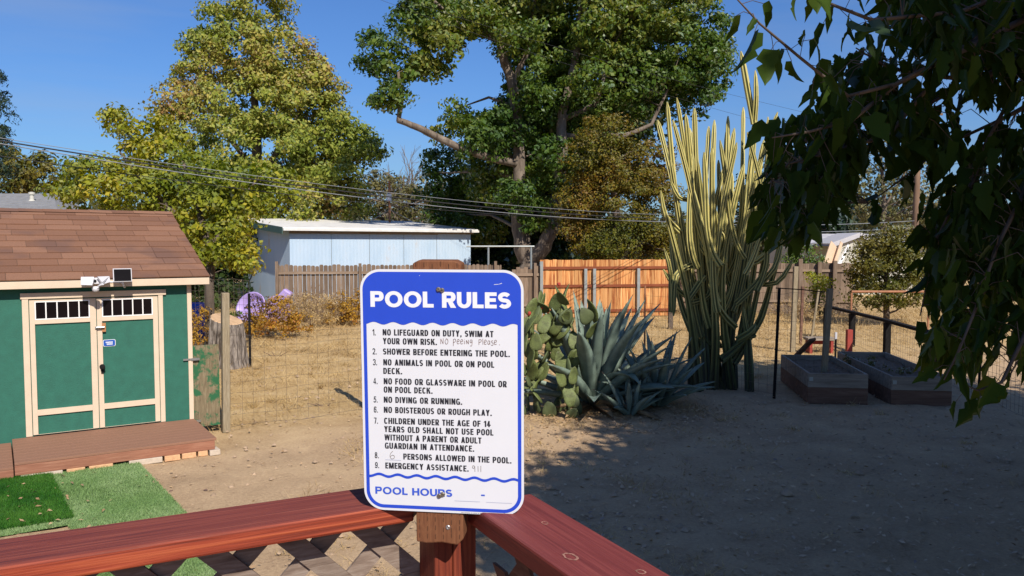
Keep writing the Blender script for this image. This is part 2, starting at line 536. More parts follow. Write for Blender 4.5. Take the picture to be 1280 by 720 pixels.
def dot_skin(m):
    """rows of small brown spine cushions on the pads"""
    n, l = m.node_tree.nodes, m.node_tree.links
    b = n['Principled BSDF']
    src = b.inputs['Base Color'].links[0].from_socket
    tc = N(n, 'ShaderNodeTexCoord')
    vo = N(n, 'ShaderNodeTexVoronoi', Scale=27.0)
    vo.inputs['Randomness'].default_value = 0.55
    l.new(tc.outputs['Object'], vo.inputs['Vector'])
    r = ramp(n, [(0.13, (1, 1, 1)), (0.24, (0, 0, 0))])
    l.new(vo.outputs['Distance'], r.inputs['Fac'])
    mx = N(n, 'ShaderNodeMixRGB')
    mx.inputs['Color2'].default_value = (0.055, 0.04, 0.02, 1)
    l.new(r.outputs['Color'], mx.inputs['Fac'])
    l.new(src, mx.inputs['Color1'])
    l.new(mx.outputs['Color'], b.inputs['Base Color'])


dot_skin(M['pad'])
M['agave_dead'] = plain('agave_dead_leaf', (0.26, 0.17, 0.09), 0.85, var=0.35, scale=6)
M['pad_old'] = plain('opuntia_pad_old', (0.075, 0.095, 0.035), 0.7, var=0.35, scale=6, bump=0.5, bscale=45)
M['fruit'] = plain('opuntia_fruit', (0.40, 0.05, 0.03), 0.5)


def cereus_mat():
    m, n, l, b = new_mat('cereus_skin')
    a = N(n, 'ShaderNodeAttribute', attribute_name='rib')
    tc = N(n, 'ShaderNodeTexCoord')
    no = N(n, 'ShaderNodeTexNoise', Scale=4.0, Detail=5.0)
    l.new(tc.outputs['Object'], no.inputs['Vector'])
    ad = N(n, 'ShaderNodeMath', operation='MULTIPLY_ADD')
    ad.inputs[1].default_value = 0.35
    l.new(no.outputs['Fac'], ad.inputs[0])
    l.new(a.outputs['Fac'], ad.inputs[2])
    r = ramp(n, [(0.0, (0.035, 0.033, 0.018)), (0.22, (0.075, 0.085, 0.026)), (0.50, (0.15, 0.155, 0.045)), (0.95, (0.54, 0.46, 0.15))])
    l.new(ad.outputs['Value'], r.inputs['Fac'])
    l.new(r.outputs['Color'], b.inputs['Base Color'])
    b.inputs['Roughness'].default_value = 0.6
    return m


M['cereus'] = cereus_mat()


def ground_mat():
    m, n, l, b = new_mat('dry_ground')
    tc = N(n, 'ShaderNodeTexCoord')
    big = N(n, 'ShaderNodeTexNoise', Scale=0.22, Detail=6.0, Roughness=0.6)
    mid = N(n, 'ShaderNodeTexNoise', Scale=1.3, Detail=8.0, Roughness=0.68)
    fine = N(n, 'ShaderNodeTexNoise', Scale=30.0, Detail=9.0, Roughness=0.8)
    for x in (big, mid, fine):
        l.new(tc.outputs['Object'], x.inputs['Vector'])
    # the dry field lies beyond the wire fence, worn bare soil this side of it
    sp = N(n, 'ShaderNodeSeparateXYZ')
    l.new(tc.outputs['Object'], sp.inputs[0])
    c1 = N(n, 'ShaderNodeMath', operation='MULTIPLY_ADD')
    c1.inputs[1].default_value = -0.55
    l.new(sp.outputs['X'], c1.inputs[0])
    l.new(sp.outputs['Y'], c1.inputs[2])
    c2 = N(n, 'ShaderNodeMath', operation='MULTIPLY_ADD')
    c2.inputs[1].default_value = 4.0
    l.new(big.outputs['Fac'], c2.inputs[0])
    l.new(c1.outputs[0], c2.inputs[2])
    mr = N(n, 'ShaderNodeMapRange')
    mr.inputs['From Min'].default_value = 12.8
    mr.inputs['From Max'].default_value = 15.8
    l.new(c2.outputs[0], mr.inputs['Value'])
    soil = ramp(n, [(0.34, (0.23, 0.15, 0.09)), (0.45, (0.37, 0.255, 0.155)), (0.55, (0.455, 0.32, 0.195)), (0.68, (0.56, 0.42, 0.24))])
    straw = ramp(n, [(0.34, (0.24, 0.145, 0.065)), (0.45, (0.385, 0.255, 0.115)), (0.55, (0.48, 0.34, 0.175)), (0.68, (0.60, 0.46, 0.27))])
    mixn = N(n, 'ShaderNodeMath', operation='MULTIPLY_ADD')
    mixn.inputs[1].default_value = 0.45
    h = N(n, 'ShaderNodeMath', operation='MULTIPLY')
    h.inputs[1].default_value = 0.55
    l.new(fine.outputs['Fac'], h.inputs[0])
    l.new(mid.outputs['Fac'], mixn.inputs[0])
    l.new(h.outputs[0], mixn.inputs[2])
    l.new(mixn.outputs[0], soil.inputs['Fac'])
    l.new(mixn.outputs[0], straw.inputs['Fac'])
    mx = N(n, 'ShaderNodeMixRGB')
    l.new(mr.outputs[0], mx.inputs['Fac'])
    l.new(soil.outputs['Color'], mx.inputs['Color1'])
    l.new(straw.outputs['Color'], mx.inputs['Color2'])
    l.new(mx.outputs['Color'], b.inputs['Base Color'])
    b.inputs['Roughness'].default_value = 0.97
    b.inputs['Specular IOR Level'].default_value = 0.1
    bp = N(n, 'ShaderNodeBump', Strength=0.9, Distance=0.03)
    l.new(mixn.outputs[0], bp.inputs['Height'])
    l.new(bp.outputs['Normal'], b.inputs['Normal'])
    return m


M['ground'] = ground_mat()


def panel_mat(name, seams):
    """sheet metal wall, pale blue, faint corrugation and rust streaks; x is along the wall"""
    m, n, l, b = new_mat(name)
    tc = N(n, 'ShaderNodeTexCoord')
    mp = N(n, 'ShaderNodeMapping')
    mp.inputs['Scale'].default_value = (1, 1, 0.35)
    l.new(tc.outputs['Object'], mp.inputs['Vector'])
    no = N(n, 'ShaderNodeTexNoise', Scale=1.6, Detail=7.0, Roughness=0.65)
    l.new(mp.outputs['Vector'], no.inputs['Vector'])
    r = ramp(n, [(0.25, (0.33, 0.445, 0.57)), (0.56, (0.41, 0.51, 0.62)), (0.62, (0.42, 0.50, 0.59)), (0.70, (0.42, 0.34, 0.26))])
    l.new(no.outputs['Fac'], r.inputs['Fac'])
    l.new(r.outputs['Color'], b.inputs['Base Color'])
    wv = N(n, 'ShaderNodeTexWave', Scale=seams)
    l.new(tc.outputs['Object'], wv.inputs['Vector'])
    bp = N(n, 'ShaderNodeBump', Strength=0.25, Distance=0.02)
    l.new(wv.outputs['Fac'], bp.inputs['Height'])
    l.new(bp.outputs['Normal'], b.inputs['Normal'])
    b.inputs['Roughness'].default_value = 0.55
    return m


M['blue_metal'] = panel_mat('pale_blue_metal', 2.2)


def shingle_mat():
    m, n, l, b = new_mat('brown_shingles')
    tc = N(n, 'ShaderNodeTexCoord')
    g = N(n, 'ShaderNodeNewGeometry')
    no = N(n, 'ShaderNodeTexNoise', Scale=70.0, Detail=3.0)
    bl = N(n, 'ShaderNodeTexNoise', Scale=1.5, Detail=2.0)
    l.new(tc.outputs['Object'], no.inputs['Vector'])
    l.new(tc.outputs['Object'], bl.inputs['Vector'])
    r = ramp(n, [(0.0, (0.165, 0.076, 0.042)), (0.55, (0.205, 0.096, 0.053)), (0.85, (0.235, 0.115, 0.066))])
    l.new(g.outputs['Random Per Island'], r.inputs['Fac'])
    mx = N(n, 'ShaderNodeMixRGB', blend_type='MULTIPLY')
    mx.inputs['Fac'].default_value = 0.45
    r2 = ramp(n, [(0.3, (0.55, 0.55, 0.55)), (0.7, (1.15, 1.15, 1.15))])
    l.new(no.outputs['Fac'], r2.inputs['Fac'])
    l.new(r.outputs['Color'], mx.inputs['Color1'])
    l.new(r2.outputs['Color'], mx.inputs['Color2'])
    r3 = ramp(n, [(0.54, (0, 0, 0)), (0.64, (0.6, 0.6, 0.6))])
    l.new(bl.outputs['Fac'], r3.inputs['Fac'])
    m3 = N(n, 'ShaderNodeMixRGB')
    m3.inputs['Color2'].default_value = (0.115, 0.06, 0.045, 1)
    l.new(r3.outputs['Color'], m3.inputs['Fac'])
    l.new(mx.outputs['Color'], m3.inputs['Color1'])
    l.new(m3.outputs['Color'], b.inputs['Base Color'])
    b.inputs['Roughness'].default_value = 0.95
    return m


M['shingle'] = shingle_mat()


# ------------------------------------------------------------------ the ground
def build_ground():
    def axis(lim):
        a = list(np.arange(-16, 16.01, 0.25))
        x = 16.0
        while x < lim:
            x *= 1.22
            a.append(x)
            a.insert(0, -x)
        return np.array(a)
    xs = axis(900)
    ys = axis(900) + 12
    X, Y = np.meshgrid(xs, ys, indexing='ij')
    Z = 0.018 * np.sin(X * 1.1 + 0.6 * Y) * np.sin(Y * 0.9 - 0.4 * X) + rng.normal(0, 0.011, X.shape)
    far = np.hypot(X, Y - 12) > 17
    Z[far] = 0
    V = np.stack([X, Y, Z], -1).reshape(-1, 3)
    nx, ny = len(xs), len(ys)
    i, j = np.meshgrid(np.arange(nx - 1), np.arange(ny - 1), indexing='ij')
    a = (i * ny + j).ravel()
    F = np.stack([a, a + ny, a + ny + 1, a + 1], -1)
    o = np_mesh('ground', V, F, 4, M['ground'], smooth=True)
    o['kind'] = 'structure'


build_ground()


DENS = 4.2


# ------------------------------------------------------------------ leaves and trees
def leaf_quads(C, size, nbias=None, up=0.35, aspect=0.55, rs=rng):
    """diamond leaves at C (n,3); nbias (n,3) outward normals to lean to"""
    n = len(C)
    nr = rs.normal(size=(n, 3))
    nr /= np.linalg.norm(nr, axis=1)[:, None]
    if nbias is not None:
        nr = nr + nbias * 0.7
    nr[:, 2] += up
    nr /= np.linalg.norm(nr, axis=1)[:, None]
    t = rs.normal(size=(n, 3))
    t[:, 2] -= 0.5
    t -= nr * (t * nr).sum(1)[:, None]
    t /= np.linalg.norm(t, axis=1)[:, None] + 1e-9
    s = np.cross(nr, t)
    L = size * rs.uniform(0.6, 1.25, n)[:, None]
    W = L * aspect * rs.uniform(0.75, 1.2, n)[:, None]
    mid = C - t * L * 0.08
    bend = nr * L * rs.uniform(-0.18, 0.05, n)[:, None]
    V = np.stack([C - t * L * 0.5, mid + s * W * 0.5 - bend, C + t * L * 0.5, mid - s * W * 0.5 - bend], 1)
    return V.reshape(-1, 3)


def clumps_for(blobs, per, rs=rng, inner=0.45):
    """clump centres through the blobs (px, py, Y, rx_px, rz_px, depth factor)"""
    out = []
    for (px, py, Y, rx, rz, *dd) in blobs:
        c = np.array(at(px, py, Y))
        k = Y / FPX
        ry = rx * k * (dd[0] if dd else 0.9)
        r = np.array([rx * k, ry, rz * k])
        n = max(6, int(per * r[0] * r[2]))
        d = rs.normal(size=(n, 3))
        d /= np.linalg.norm(d, axis=1)[:, None]
        q = inner + (1 - inner) * rs.uniform(0, 1, n) ** 0.6
        q *= rs.uniform(0.86, 1.12, n)
        out.append(np.concatenate([c + d * q[:, None] * r, d], 1))
    return np.concatenate(out)


def tree(name, label, cat, base, trunk, blobs, mat, bark, per=5.0, leaves=90, size=0.2, puff=0.55, r0=0.25, limbs=26, extra=(), seed=0,
         zmin=0.15, droop=0.0, group=None, inner=0.45, filt=None, aspect=0.55):
    """trunk: list of polylines [(px, py, Y, radius)...]; the crown's leaves are gathered in puffs round limb ends"""
    rs = np.random.default_rng(100 + seed)
    base = Vector(base)
    t = thing(name, label, cat, base, 0, group)
    cl = clumps_for(blobs, per * DENS, rs, inner)
    if filt is not None:
        cl = cl[np.array([filt(c) for c in cl])]
    cl = cl[cl[:, 2] > zmin]
    w = MB()
    nodes = []
    for line in trunk:
        pts = [at(a, b, Y) for (a, b, Y, r) in line]
        rad = [q[3] for q in line]
        # finer, slightly wandering
        P, RR = [], []
        for i in range(len(pts) - 1):
            for k in range(4):
                f = k / 4
                P.append(pts[i].lerp(pts[i + 1], f) + Vector(rs.normal(0, 0.12 * rad[i], 3)) * (1 if (i or k) else 0))
                RR.append(rad[i] * (1 - f) + rad[i + 1] * f)
        P.append(pts[-1])
        RR.append(rad[-1])
        w.tube(P, RR, 9)
        nodes += list(zip(P, RR))
    if len(cl) and limbs:
        idx = rs.choice(len(cl), min(limbs, len(cl)), replace=False)
        for i in idx:
            e = Vector(cl[i, :3])
            best = min(nodes, key=lambda q: (q[0] - e).length + (2.5 * max(0, q[0].z - e.z + 0.2)))
            a, ra = best
            mid = a.lerp(e, 0.5) + Vector((0, 0, 0.12 * (e - a).length)) + Vector(rs.normal(0, 0.06, 3)) * (e - a).length
            r1 = min(ra * 0.5, 0.02 + 0.016 * (e - a).length)
            w.tube([a, a.lerp(mid, 0.5) + Vector(rs.normal(0, 0.03, 3)), mid, mid.lerp(e, 0.5) + Vector(rs.normal(0, 0.04, 3)), e],
                   [r1, r1 * 0.8, r1 * 0.6, r1 * 0.4, r1 * 0.2], 5, cap=False)
    w.build('trunk', bark, t, smooth=True)
    # puffs
    n = len(cl)
    num = rs.poisson(leaves * 0.7, n)
    ci = np.repeat(np.arange(n), num)
    ps = puff * rs.uniform(0.6, 1.3, n)
    d = rs.normal(size=(len(ci), 3))
    d /= np.linalg.norm(d, axis=1)[:, None]
    rr = rs.uniform(0, 1, len(ci)) ** 0.45
    off = d * rr[:, None] * ps[ci][:, None]
    off[:, 2] *= 0.62
    off[:, 2] -= droop * rr * ps[ci]
    C = cl[ci, :3] + off
    ok = C[:, 2] > 0.05
    nb = (d + cl[ci, 3:] * 0.8)
    V = leaf_quads(C[ok], size, nb[ok], aspect=aspect, rs=rs)
    np_mesh('crown', V, None, 4, mat, t)
    return t


def g0(px, Y):
    p = at(px, 300, Y)
    return Vector((p.x, p.y, 0))


def gy(Y):
    """picture row of the ground at depth Y"""
    lo, hi = 300.0, 900.0
    for _ in range(40):
        m = (lo + hi) / 2
        if gp(640, m).y > Y if m > 306 else True:
            lo = m
        else:
            hi = m
    return (lo + hi) / 2


# tall tree whose leaves are turning, behind the shed
tree('sweetgum_tree', 'tall pointed tree with yellowing green and brownish leaves, highest behind the brown shed roof', 'tree', g0(322, 37),
     [[(322, gy(37), 37, 0.32), (322, 200, 37, 0.24), (318, 90, 37, 0.13), (320, 5, 37, 0.04)],
      [(322, 230, 37, 0.16), (370, 150, 36.5, 0.09), (385, 90, 36, 0.04)], [(321, 220, 37, 0.15), (270, 150, 36.5, 0.08), (262, 70, 36, 0.03)]],
     [(322, 10, 37, 42, 40), (268, 30, 37, 24, 32), (300, 70, 37, 62, 42), (352, 85, 37, 50, 45), (300, 130, 36.5, 82, 45), (385, 140, 36, 44, 55),
      (330, 190, 36, 112, 52), (405, 205, 36, 48, 45), (445, 190, 36, 30, 30), (340, 250, 35.5, 95, 40), (425, 245, 36, 45, 28), (402, 108, 36, 26, 34), (418, 152, 36, 24, 36), (232, 100, 36.5, 22, 34), (246, 62, 36.8, 20, 26), (452, 170, 36, 20, 18), (218, 150, 36, 30, 30)],
     M['lf_liquid'], M['bark_grey'], per=4.0, leaves=150, size=0.195, puff=0.62, limbs=40, seed=1)
# leafy tree right behind the shed
tree('walnut_tree', 'bushy yellow green tree leaning over the shed roof beside the blue metal building', 'tree', g0(263, 17.5),
     [[(263, gy(17.5), 17.5, 0.11), (262, 350, 17.5, 0.095), (266, 320, 17.6, 0.09), (250, 270, 18, 0.07), (225, 190, 19, 0.03)],
      [(258, 300, 17.8, 0.06), (190, 240, 18.5, 0.045), (150, 190, 19, 0.02)], [(262, 310, 17.6, 0.06), (300, 250, 18.5, 0.04), (330, 215, 19, 0.02)]],
     [(130, 225, 19, 55, 38), (95, 245, 19, 28, 20), (185, 175, 19.5, 35, 40), (170, 240, 18.5, 60, 38), (225, 215, 19, 55, 55), (245, 275, 18, 42, 40),
      (285, 265, 18.3, 35, 50), (295, 312, 18, 24, 26), (330, 235, 19, 35, 35), (268, 240, 18, 40, 40), (300, 330, 17.4, 22, 16), (278, 300, 17.3, 24, 26), (240, 318, 17.3, 14, 18), (150, 150, 19.5, 18, 16)],
     M['lf_walnut'], M['bark_dark'], per=12, leaves=105, size=0.125, puff=0.36, limbs=34, seed=2)
# the big tree in the middle
FL2 = lambda c: not (((640 + 1000 * c[0] / c[1] - 597) / 38) ** 2 + ((305 - 1000 * (c[2] - 2.5) / c[1] - 100) / 50) ** 2 < 1
                     or ((640 + 1000 * c[0] / c[1] - 538) / 30) ** 2 + ((305 - 1000 * (c[2] - 2.5) / c[1] - 130) / 30) ** 2 < 1)
tree('maple_tree', 'large spreading green tree with forked pale trunk rising behind the fences at the centre', 'tree', g0(660, 32),
     [[(660, gy(32), 32, 0.55), (660, 335, 32, 0.42), (648, 285, 32, 0.30), (650, 200, 32, 0.24), (642, 110, 32, 0.2), (622, 45, 32, 0.16), (600, -20, 32, 0.1)],
      [(664, 330, 32, 0.34), (690, 285, 31.5, 0.27), (700, 225, 31.5, 0.25), (704, 140, 32, 0.19), (722, 60, 32, 0.14), (730, -20, 32, 0.08)],
      [(648, 205, 32, 0.17), (600, 195, 31, 0.15), (548, 172, 30.5, 0.14), (520, 158, 30, 0.125), (497, 150, 30, 0.11)],
      [(498, 152, 30, 0.09), (503, 120, 30, 0.08), (498, 90, 30, 0.05)],
      [(640, 110, 32, 0.12), (660, 60, 32, 0.1), (668, 0, 32, 0.06)],
      [(704, 150, 32, 0.12), (745, 130, 32, 0.1), (765, 60, 32, 0.06)],
      [(622, 50, 32, 0.12), (575, 32, 31, 0.1), (535, -5, 31, 0.07)], [(704, 170, 32, 0.12), (780, 170, 32, 0.1), (815, 155, 32, 0.07), (835, 110, 32, 0.05)]],
     [(470, 62, 30.5, 34, 26), (505, 95, 30, 34, 30), (545, 60, 30.5, 48, 40), (530, 20, 31, 40, 32), (482, 128, 30, 20, 20), (555, 105, 30, 26, 28),
      (575, 165, 31, 40, 34), (620, 165, 31.5, 38, 34), (560, 215, 36, 34, 34), (620, 225, 33.5, 46, 40), (655, 150, 33, 40, 40), (590, 275, 37, 50, 34), (600, 130, 35, 40, 36), (670, 90, 35, 60, 60), (740, 90, 35, 60, 60), (560, 20, 34, 60, 40), (700, 20, 35, 80, 50), (800, 60, 35, 70, 60), (880, 90, 34, 36, 46), (690, 170, 34.5, 50, 50), (650, 40, 30.6, 36, 26), (668, 110, 30.8, 22, 30), (735, 100, 30.6, 30, 24), (600, 30, 30.6, 34, 20), (690, 190, 30.5, 16, 22), (640, 245, 30.6, 18, 26),
      (690, 60, 33, 55, 52), (700, 130, 33, 45, 40), (760, 40, 32, 60, 50), (790, 100, 32.5, 62, 45), (850, 60, 32, 56, 50), (860, 120, 33, 36, 30), (610, 10, 32, 55, 30), (720, -30, 32, 90, 35),
      (830, 10, 32, 60, 40), (745, 155, 33, 45, 38), (690, 215, 31.5, 30, 30), (672, 262, 31.5, 28, 28), (650, 20, 33, 60, 40), (890, 40, 32, 26, 32), (562, 250, 37, 36, 34), (585, 120, 33, 14, 40)],
     M['lf_green'], M['bark_grey'], per=5.5, leaves=112, size=0.2, puff=0.52, limbs=60, seed=3, filt=FL2)
# dark crown added behind it, standing for its own shaded back
tree('dark_fill_crown', 'dense dark evergreen tree filling the gap behind the forked trunk', 'tree', g0(650, 40),
     [[(650, gy(40), 40, 0.4), (650, 250, 40, 0.25), (655, 150, 40, 0.1)]],
     [(600, 270, 40, 60, 50), (660, 250, 40, 65, 75), (710, 270, 40, 50, 60), (720, 190, 40, 60, 60), (650, 180, 40, 50, 45), (640, 330, 40, 70, 40), (700, 330, 40, 60, 40), (780, 190, 40, 60, 60), (800, 120, 41, 50, 40)],
     M['lf_dark'], M['bark_dark'], per=3.2, leaves=95, size=0.34, puff=0.9, limbs=10, seed=4)
# rusty golden tree
tree('golden_tree', 'rounded rusty gold and olive tree behind the right end of the orange fence', 'tree', g0(780, 29.5),
     [[(780, gy(29.5), 29.5, 0.22), (775, 300, 29.5, 0.18), (765, 220, 29.5, 0.1), (762, 160, 29.5, 0.04)]],
     [(765, 165, 29.5, 36, 24), (752, 205, 29.5, 46, 40), (800, 215, 29.5, 44, 42), (770, 255, 29.3, 66, 42), (822, 265, 29.3, 34, 42), (735, 300, 29.2, 36, 28), (790, 305, 29, 58, 34),
      (835, 320, 28.6, 26, 40), (720, 255, 29.6, 24, 34)],
     M['lf_gold'], M['bark_dark'], per=8, leaves=190, size=0.105, puff=0.42, limbs=16, seed=5)
# conifer at the left edge
tree('conifer_tree', 'dark drooping conifer cut off by the left edge of the picture', 'tree', g0(-22, 40),
     [[(-22, gy(40), 40, 0.3), (-22, 180, 40, 0.2), (-18, 70, 40, 0.05)]],
     [(-14, 90, 40, 16, 12), (-14, 118, 40, 24, 14), (-12, 145, 40, 26, 16), (-16, 175, 40, 30, 18), (-20, 205, 40, 34, 20)],
     M['lf_pine'], M['bark_dark'], per=7, leaves=110, size=0.22, puff=0.5, limbs=26, seed=6, droop=0.9, aspect=0.25)
tree('broadleaf_tree', 'olive green rounded tree beyond the grey shingled roof', 'tree', g0(38, 52),
     [[(38, gy(52), 52, 0.3), (38, 230, 52, 0.15)]],
     [(10, 200, 52, 30, 18), (45, 222, 52, 30, 22), (14, 232, 52, 40, 20), (78, 236, 52, 18, 16), (52, 206, 52, 10, 10)],
     M['lf_bush'], M['bark_dark'], per=2.6, leaves=80, size=0.32, puff=0.8, limbs=10, seed=7)
tree('grey_scrub_tree', 'greyish olive scrubby tree beyond the roof of the blue metal building', 'tree', g0(500, 46),
     [[(500, gy(46), 46, 0.2), (500, 260, 46, 0.12), (505, 220, 46, 0.04)]],
     [(450, 250, 46, 34, 28), (495, 245, 46, 34, 26), (540, 238, 46, 28, 26), (520, 262, 45, 40, 20), (560, 262, 45, 26, 20), (436, 268, 45, 30, 18), (476, 225, 47, 20, 16)],
     M['lf_olive'], M['bark_grey'], per=3.2, leaves=60, size=0.22, puff=0.62, limbs=40, seed=8)


def bare_tree():
    rs = np.random.default_rng(5)
    t = thing('bare_tree', 'leafless grey tree with fine twigs against the sky left of the big green tree', 'tree', g0(500, 55))
    w = MB()

    def grow(p, d, L, r, lev):
        q = p + d * L
        w.tube([p, p.lerp(q, 0.5) + Vector(rs.normal(0, 0.04 * L, 3)), q], [r, r * 0.85, r * 0.65], 5, cap=False)
        if lev == 0:
            return
        for k in range(3 if lev > 1 else 4):
            nd = (d + Vector(rs.normal(0, 0.36, 3)) + Vector((0, 0, 0.12))).normalized()
            grow(p.lerp(q, rs.uniform(0.55, 1.0)), nd, L * rs.uniform(0.62, 0.82), r * 0.58, lev - 1)
    for px, h in ((490, 1.0), (512, 1.05), (524, 0.9)):
        p = g0(px, 55)
        grow(p, Vector((rs.normal(0, 0.05), 0, 1)).normalized(), 3.6 * h, 0.11, 4)
    w.build('trunk', M['bark_grey'], t)


bare_tree()
tree('pine_tree', 'dark bushy pine behind the pale house on the right', 'tree', g0(985, 50),
     [[(985, gy(50), 50, 0.3), (985, 250, 50, 0.1)]],
     [(950, 250, 50, 40, 36), (1000, 248, 50, 42, 34), (1035, 262, 50, 26, 28), (985, 215, 50, 26, 22), (1010, 278, 49, 50, 18)],
     M['lf_pine'], M['bark_dark'], per=2.6, leaves=90, size=0.34, puff=0.85, limbs=10, seed=9)
tree('sparse_tree', 'tall sparse grey green tree showing through the dark leaves on the right', 'tree', g0(1105, 52),
     [[(1105, gy(52), 52, 0.25), (1105, 250, 52, 0.16), (1100, 180, 52, 0.06)], [(1105, 260, 52, 0.1), (1140, 200, 52, 0.05)]],
     [(1095, 190, 52, 22, 18), (1075, 225, 52, 28, 24), (1125, 215, 52, 28, 26), (1100, 255, 52, 44, 28), (1160, 245, 52, 34, 30), (1175, 275, 52, 40, 24), (1215, 255, 52, 40, 30)],
     M['lf_olive'], M['bark_grey'], per=2.4, leaves=48, size=0.28, puff=0.75, limbs=40, seed=10)
tree('round_bush', 'large round olive green bush in the dry field right of the pale house', 'bush', g0(1108, 24.5),
     [[(1108, gy(24.5), 24.5, 0.1), (1108, 350, 24.5, 0.08), (1108, 300, 24.5, 0.03)]],
     [(1108, 302, 24.5, 32, 26), (1085, 330, 24.4, 26, 36), (1130, 330, 24.4, 28, 36), (1105, 345, 24.2, 42, 26), (1160, 345, 25, 20, 26), (1090, 368, 24.3, 32, 16), (1130, 368, 24.3, 32, 16), (1110, 318, 24.3, 36, 24)],
     M['lf_bush'], M['bark_dark'], per=18, leaves=85, size=0.10, puff=0.3, limbs=12, seed=11)
tree('green_bush', 'small mid green bush behind the weathered fence beside the cactus', 'bush', g0(1004, 29.5),
     [[(1004, gy(29.5), 29.5, 0.06), (1004, 330, 29.5, 0.03)]],
     [(1004, 325, 29.5, 22, 20), (990, 338, 29.5, 18, 16), (1012, 350, 29.5, 22, 22)],
     M['lf_green'], M['bark_dark'], per=14, leaves=70, size=0.13, puff=0.35, limbs=6, seed=12)
tree('yellow_bush', 'small yellow green bush in front of the weathered fence on the right', 'bush', g0(1024, 26.5),
     [[(1024, gy(26.5), 26.5, 0.04), (1024, 365, 26.5, 0.02)]],
     [(1022, 350, 26.5, 15, 11), (1028, 365, 26.5, 17, 14), (1022, 382, 26.5, 14, 14)],
     M['lf_walnut'], M['bark_dark'], per=20, leaves=60, size=0.10, puff=0.28, limbs=6, seed=13)


tree('shade_fill_bush', 'dark leaf mass added for the deep shade left of the metal building behind the shed', 'bush', g0(262, 31),  # added foliage whose dark colour stands for the shade under the trees
     [[(262, gy(31), 31, 0.1), (262, 330, 31, 0.06), (262, 290, 31, 0.03)]],
     [(240, 340, 31, 46, 38), (280, 345, 31.5, 34, 36), (200, 345, 31, 40, 38), (262, 295, 32, 56, 34), (210, 300, 32, 50, 34), (260, 372, 30.8, 60, 22)],
     M['lf_dark'], M['bark_dark'], per=5, leaves=90, size=0.22, puff=0.6, limbs=8, seed=14)


def far_wood():
    rs = np.random.default_rng(3)
    C = []
    for k in range(420):
        px = rs.uniform(-350, 1650)
        Y = rs.uniform(62, 90)
        top = 2.2 + 2.3 * (0.5 + 0.5 * math.sin(px * 0.013)) + rs.uniform(-0.8, 1.6)
        p = at(px, 300, Y)
        for z in np.arange(0.8, top + 1, 1.1):
            C.append((p.x, p.y, z))
    C = np.array(C)
    n = 40
    ci = np.repeat(np.arange(len(C)), n)
    d = rs.normal(size=(len(ci), 3))
    d /= np.linalg.norm(d, axis=1)[:, None]
    P = C[ci] + d * (rs.uniform(0, 1, len(ci)) ** 0.4)[:, None] * np.array([1.7, 1.7, 1.1])
    P = P[P[:, 2] > 0.05]
    o = np_mesh('distant_wood', leaf_quads(P, 0.55, None, aspect=0.7, rs=rs), None, 4, M['lf_far'])
    o['kind'] = 'stuff'
    o['label'] = 'far line of dull green trees along the horizon'


far_wood()

# ------------------------------------------------------------------ the garden shed
SW = Vector((-4.22, 10.45, 0))                # front right corner of its front wall
SR = R(33)
SU = Vector((math.cos(SR), math.sin(SR), 0))
SN = Vector((-math.sin(SR), math.cos(SR), 0))  # towards the back
SM = Matrix.Translation(SW) @ Matrix.Rotation(SR, 4, 'Z')
PZ = 0.2                                      # top of the step


def sx(px, py=450):
    return (rp(px, py, SW, SN) - SW).dot(SU)


def sz(px, py):
    return rp(px, py, SW, SN).z


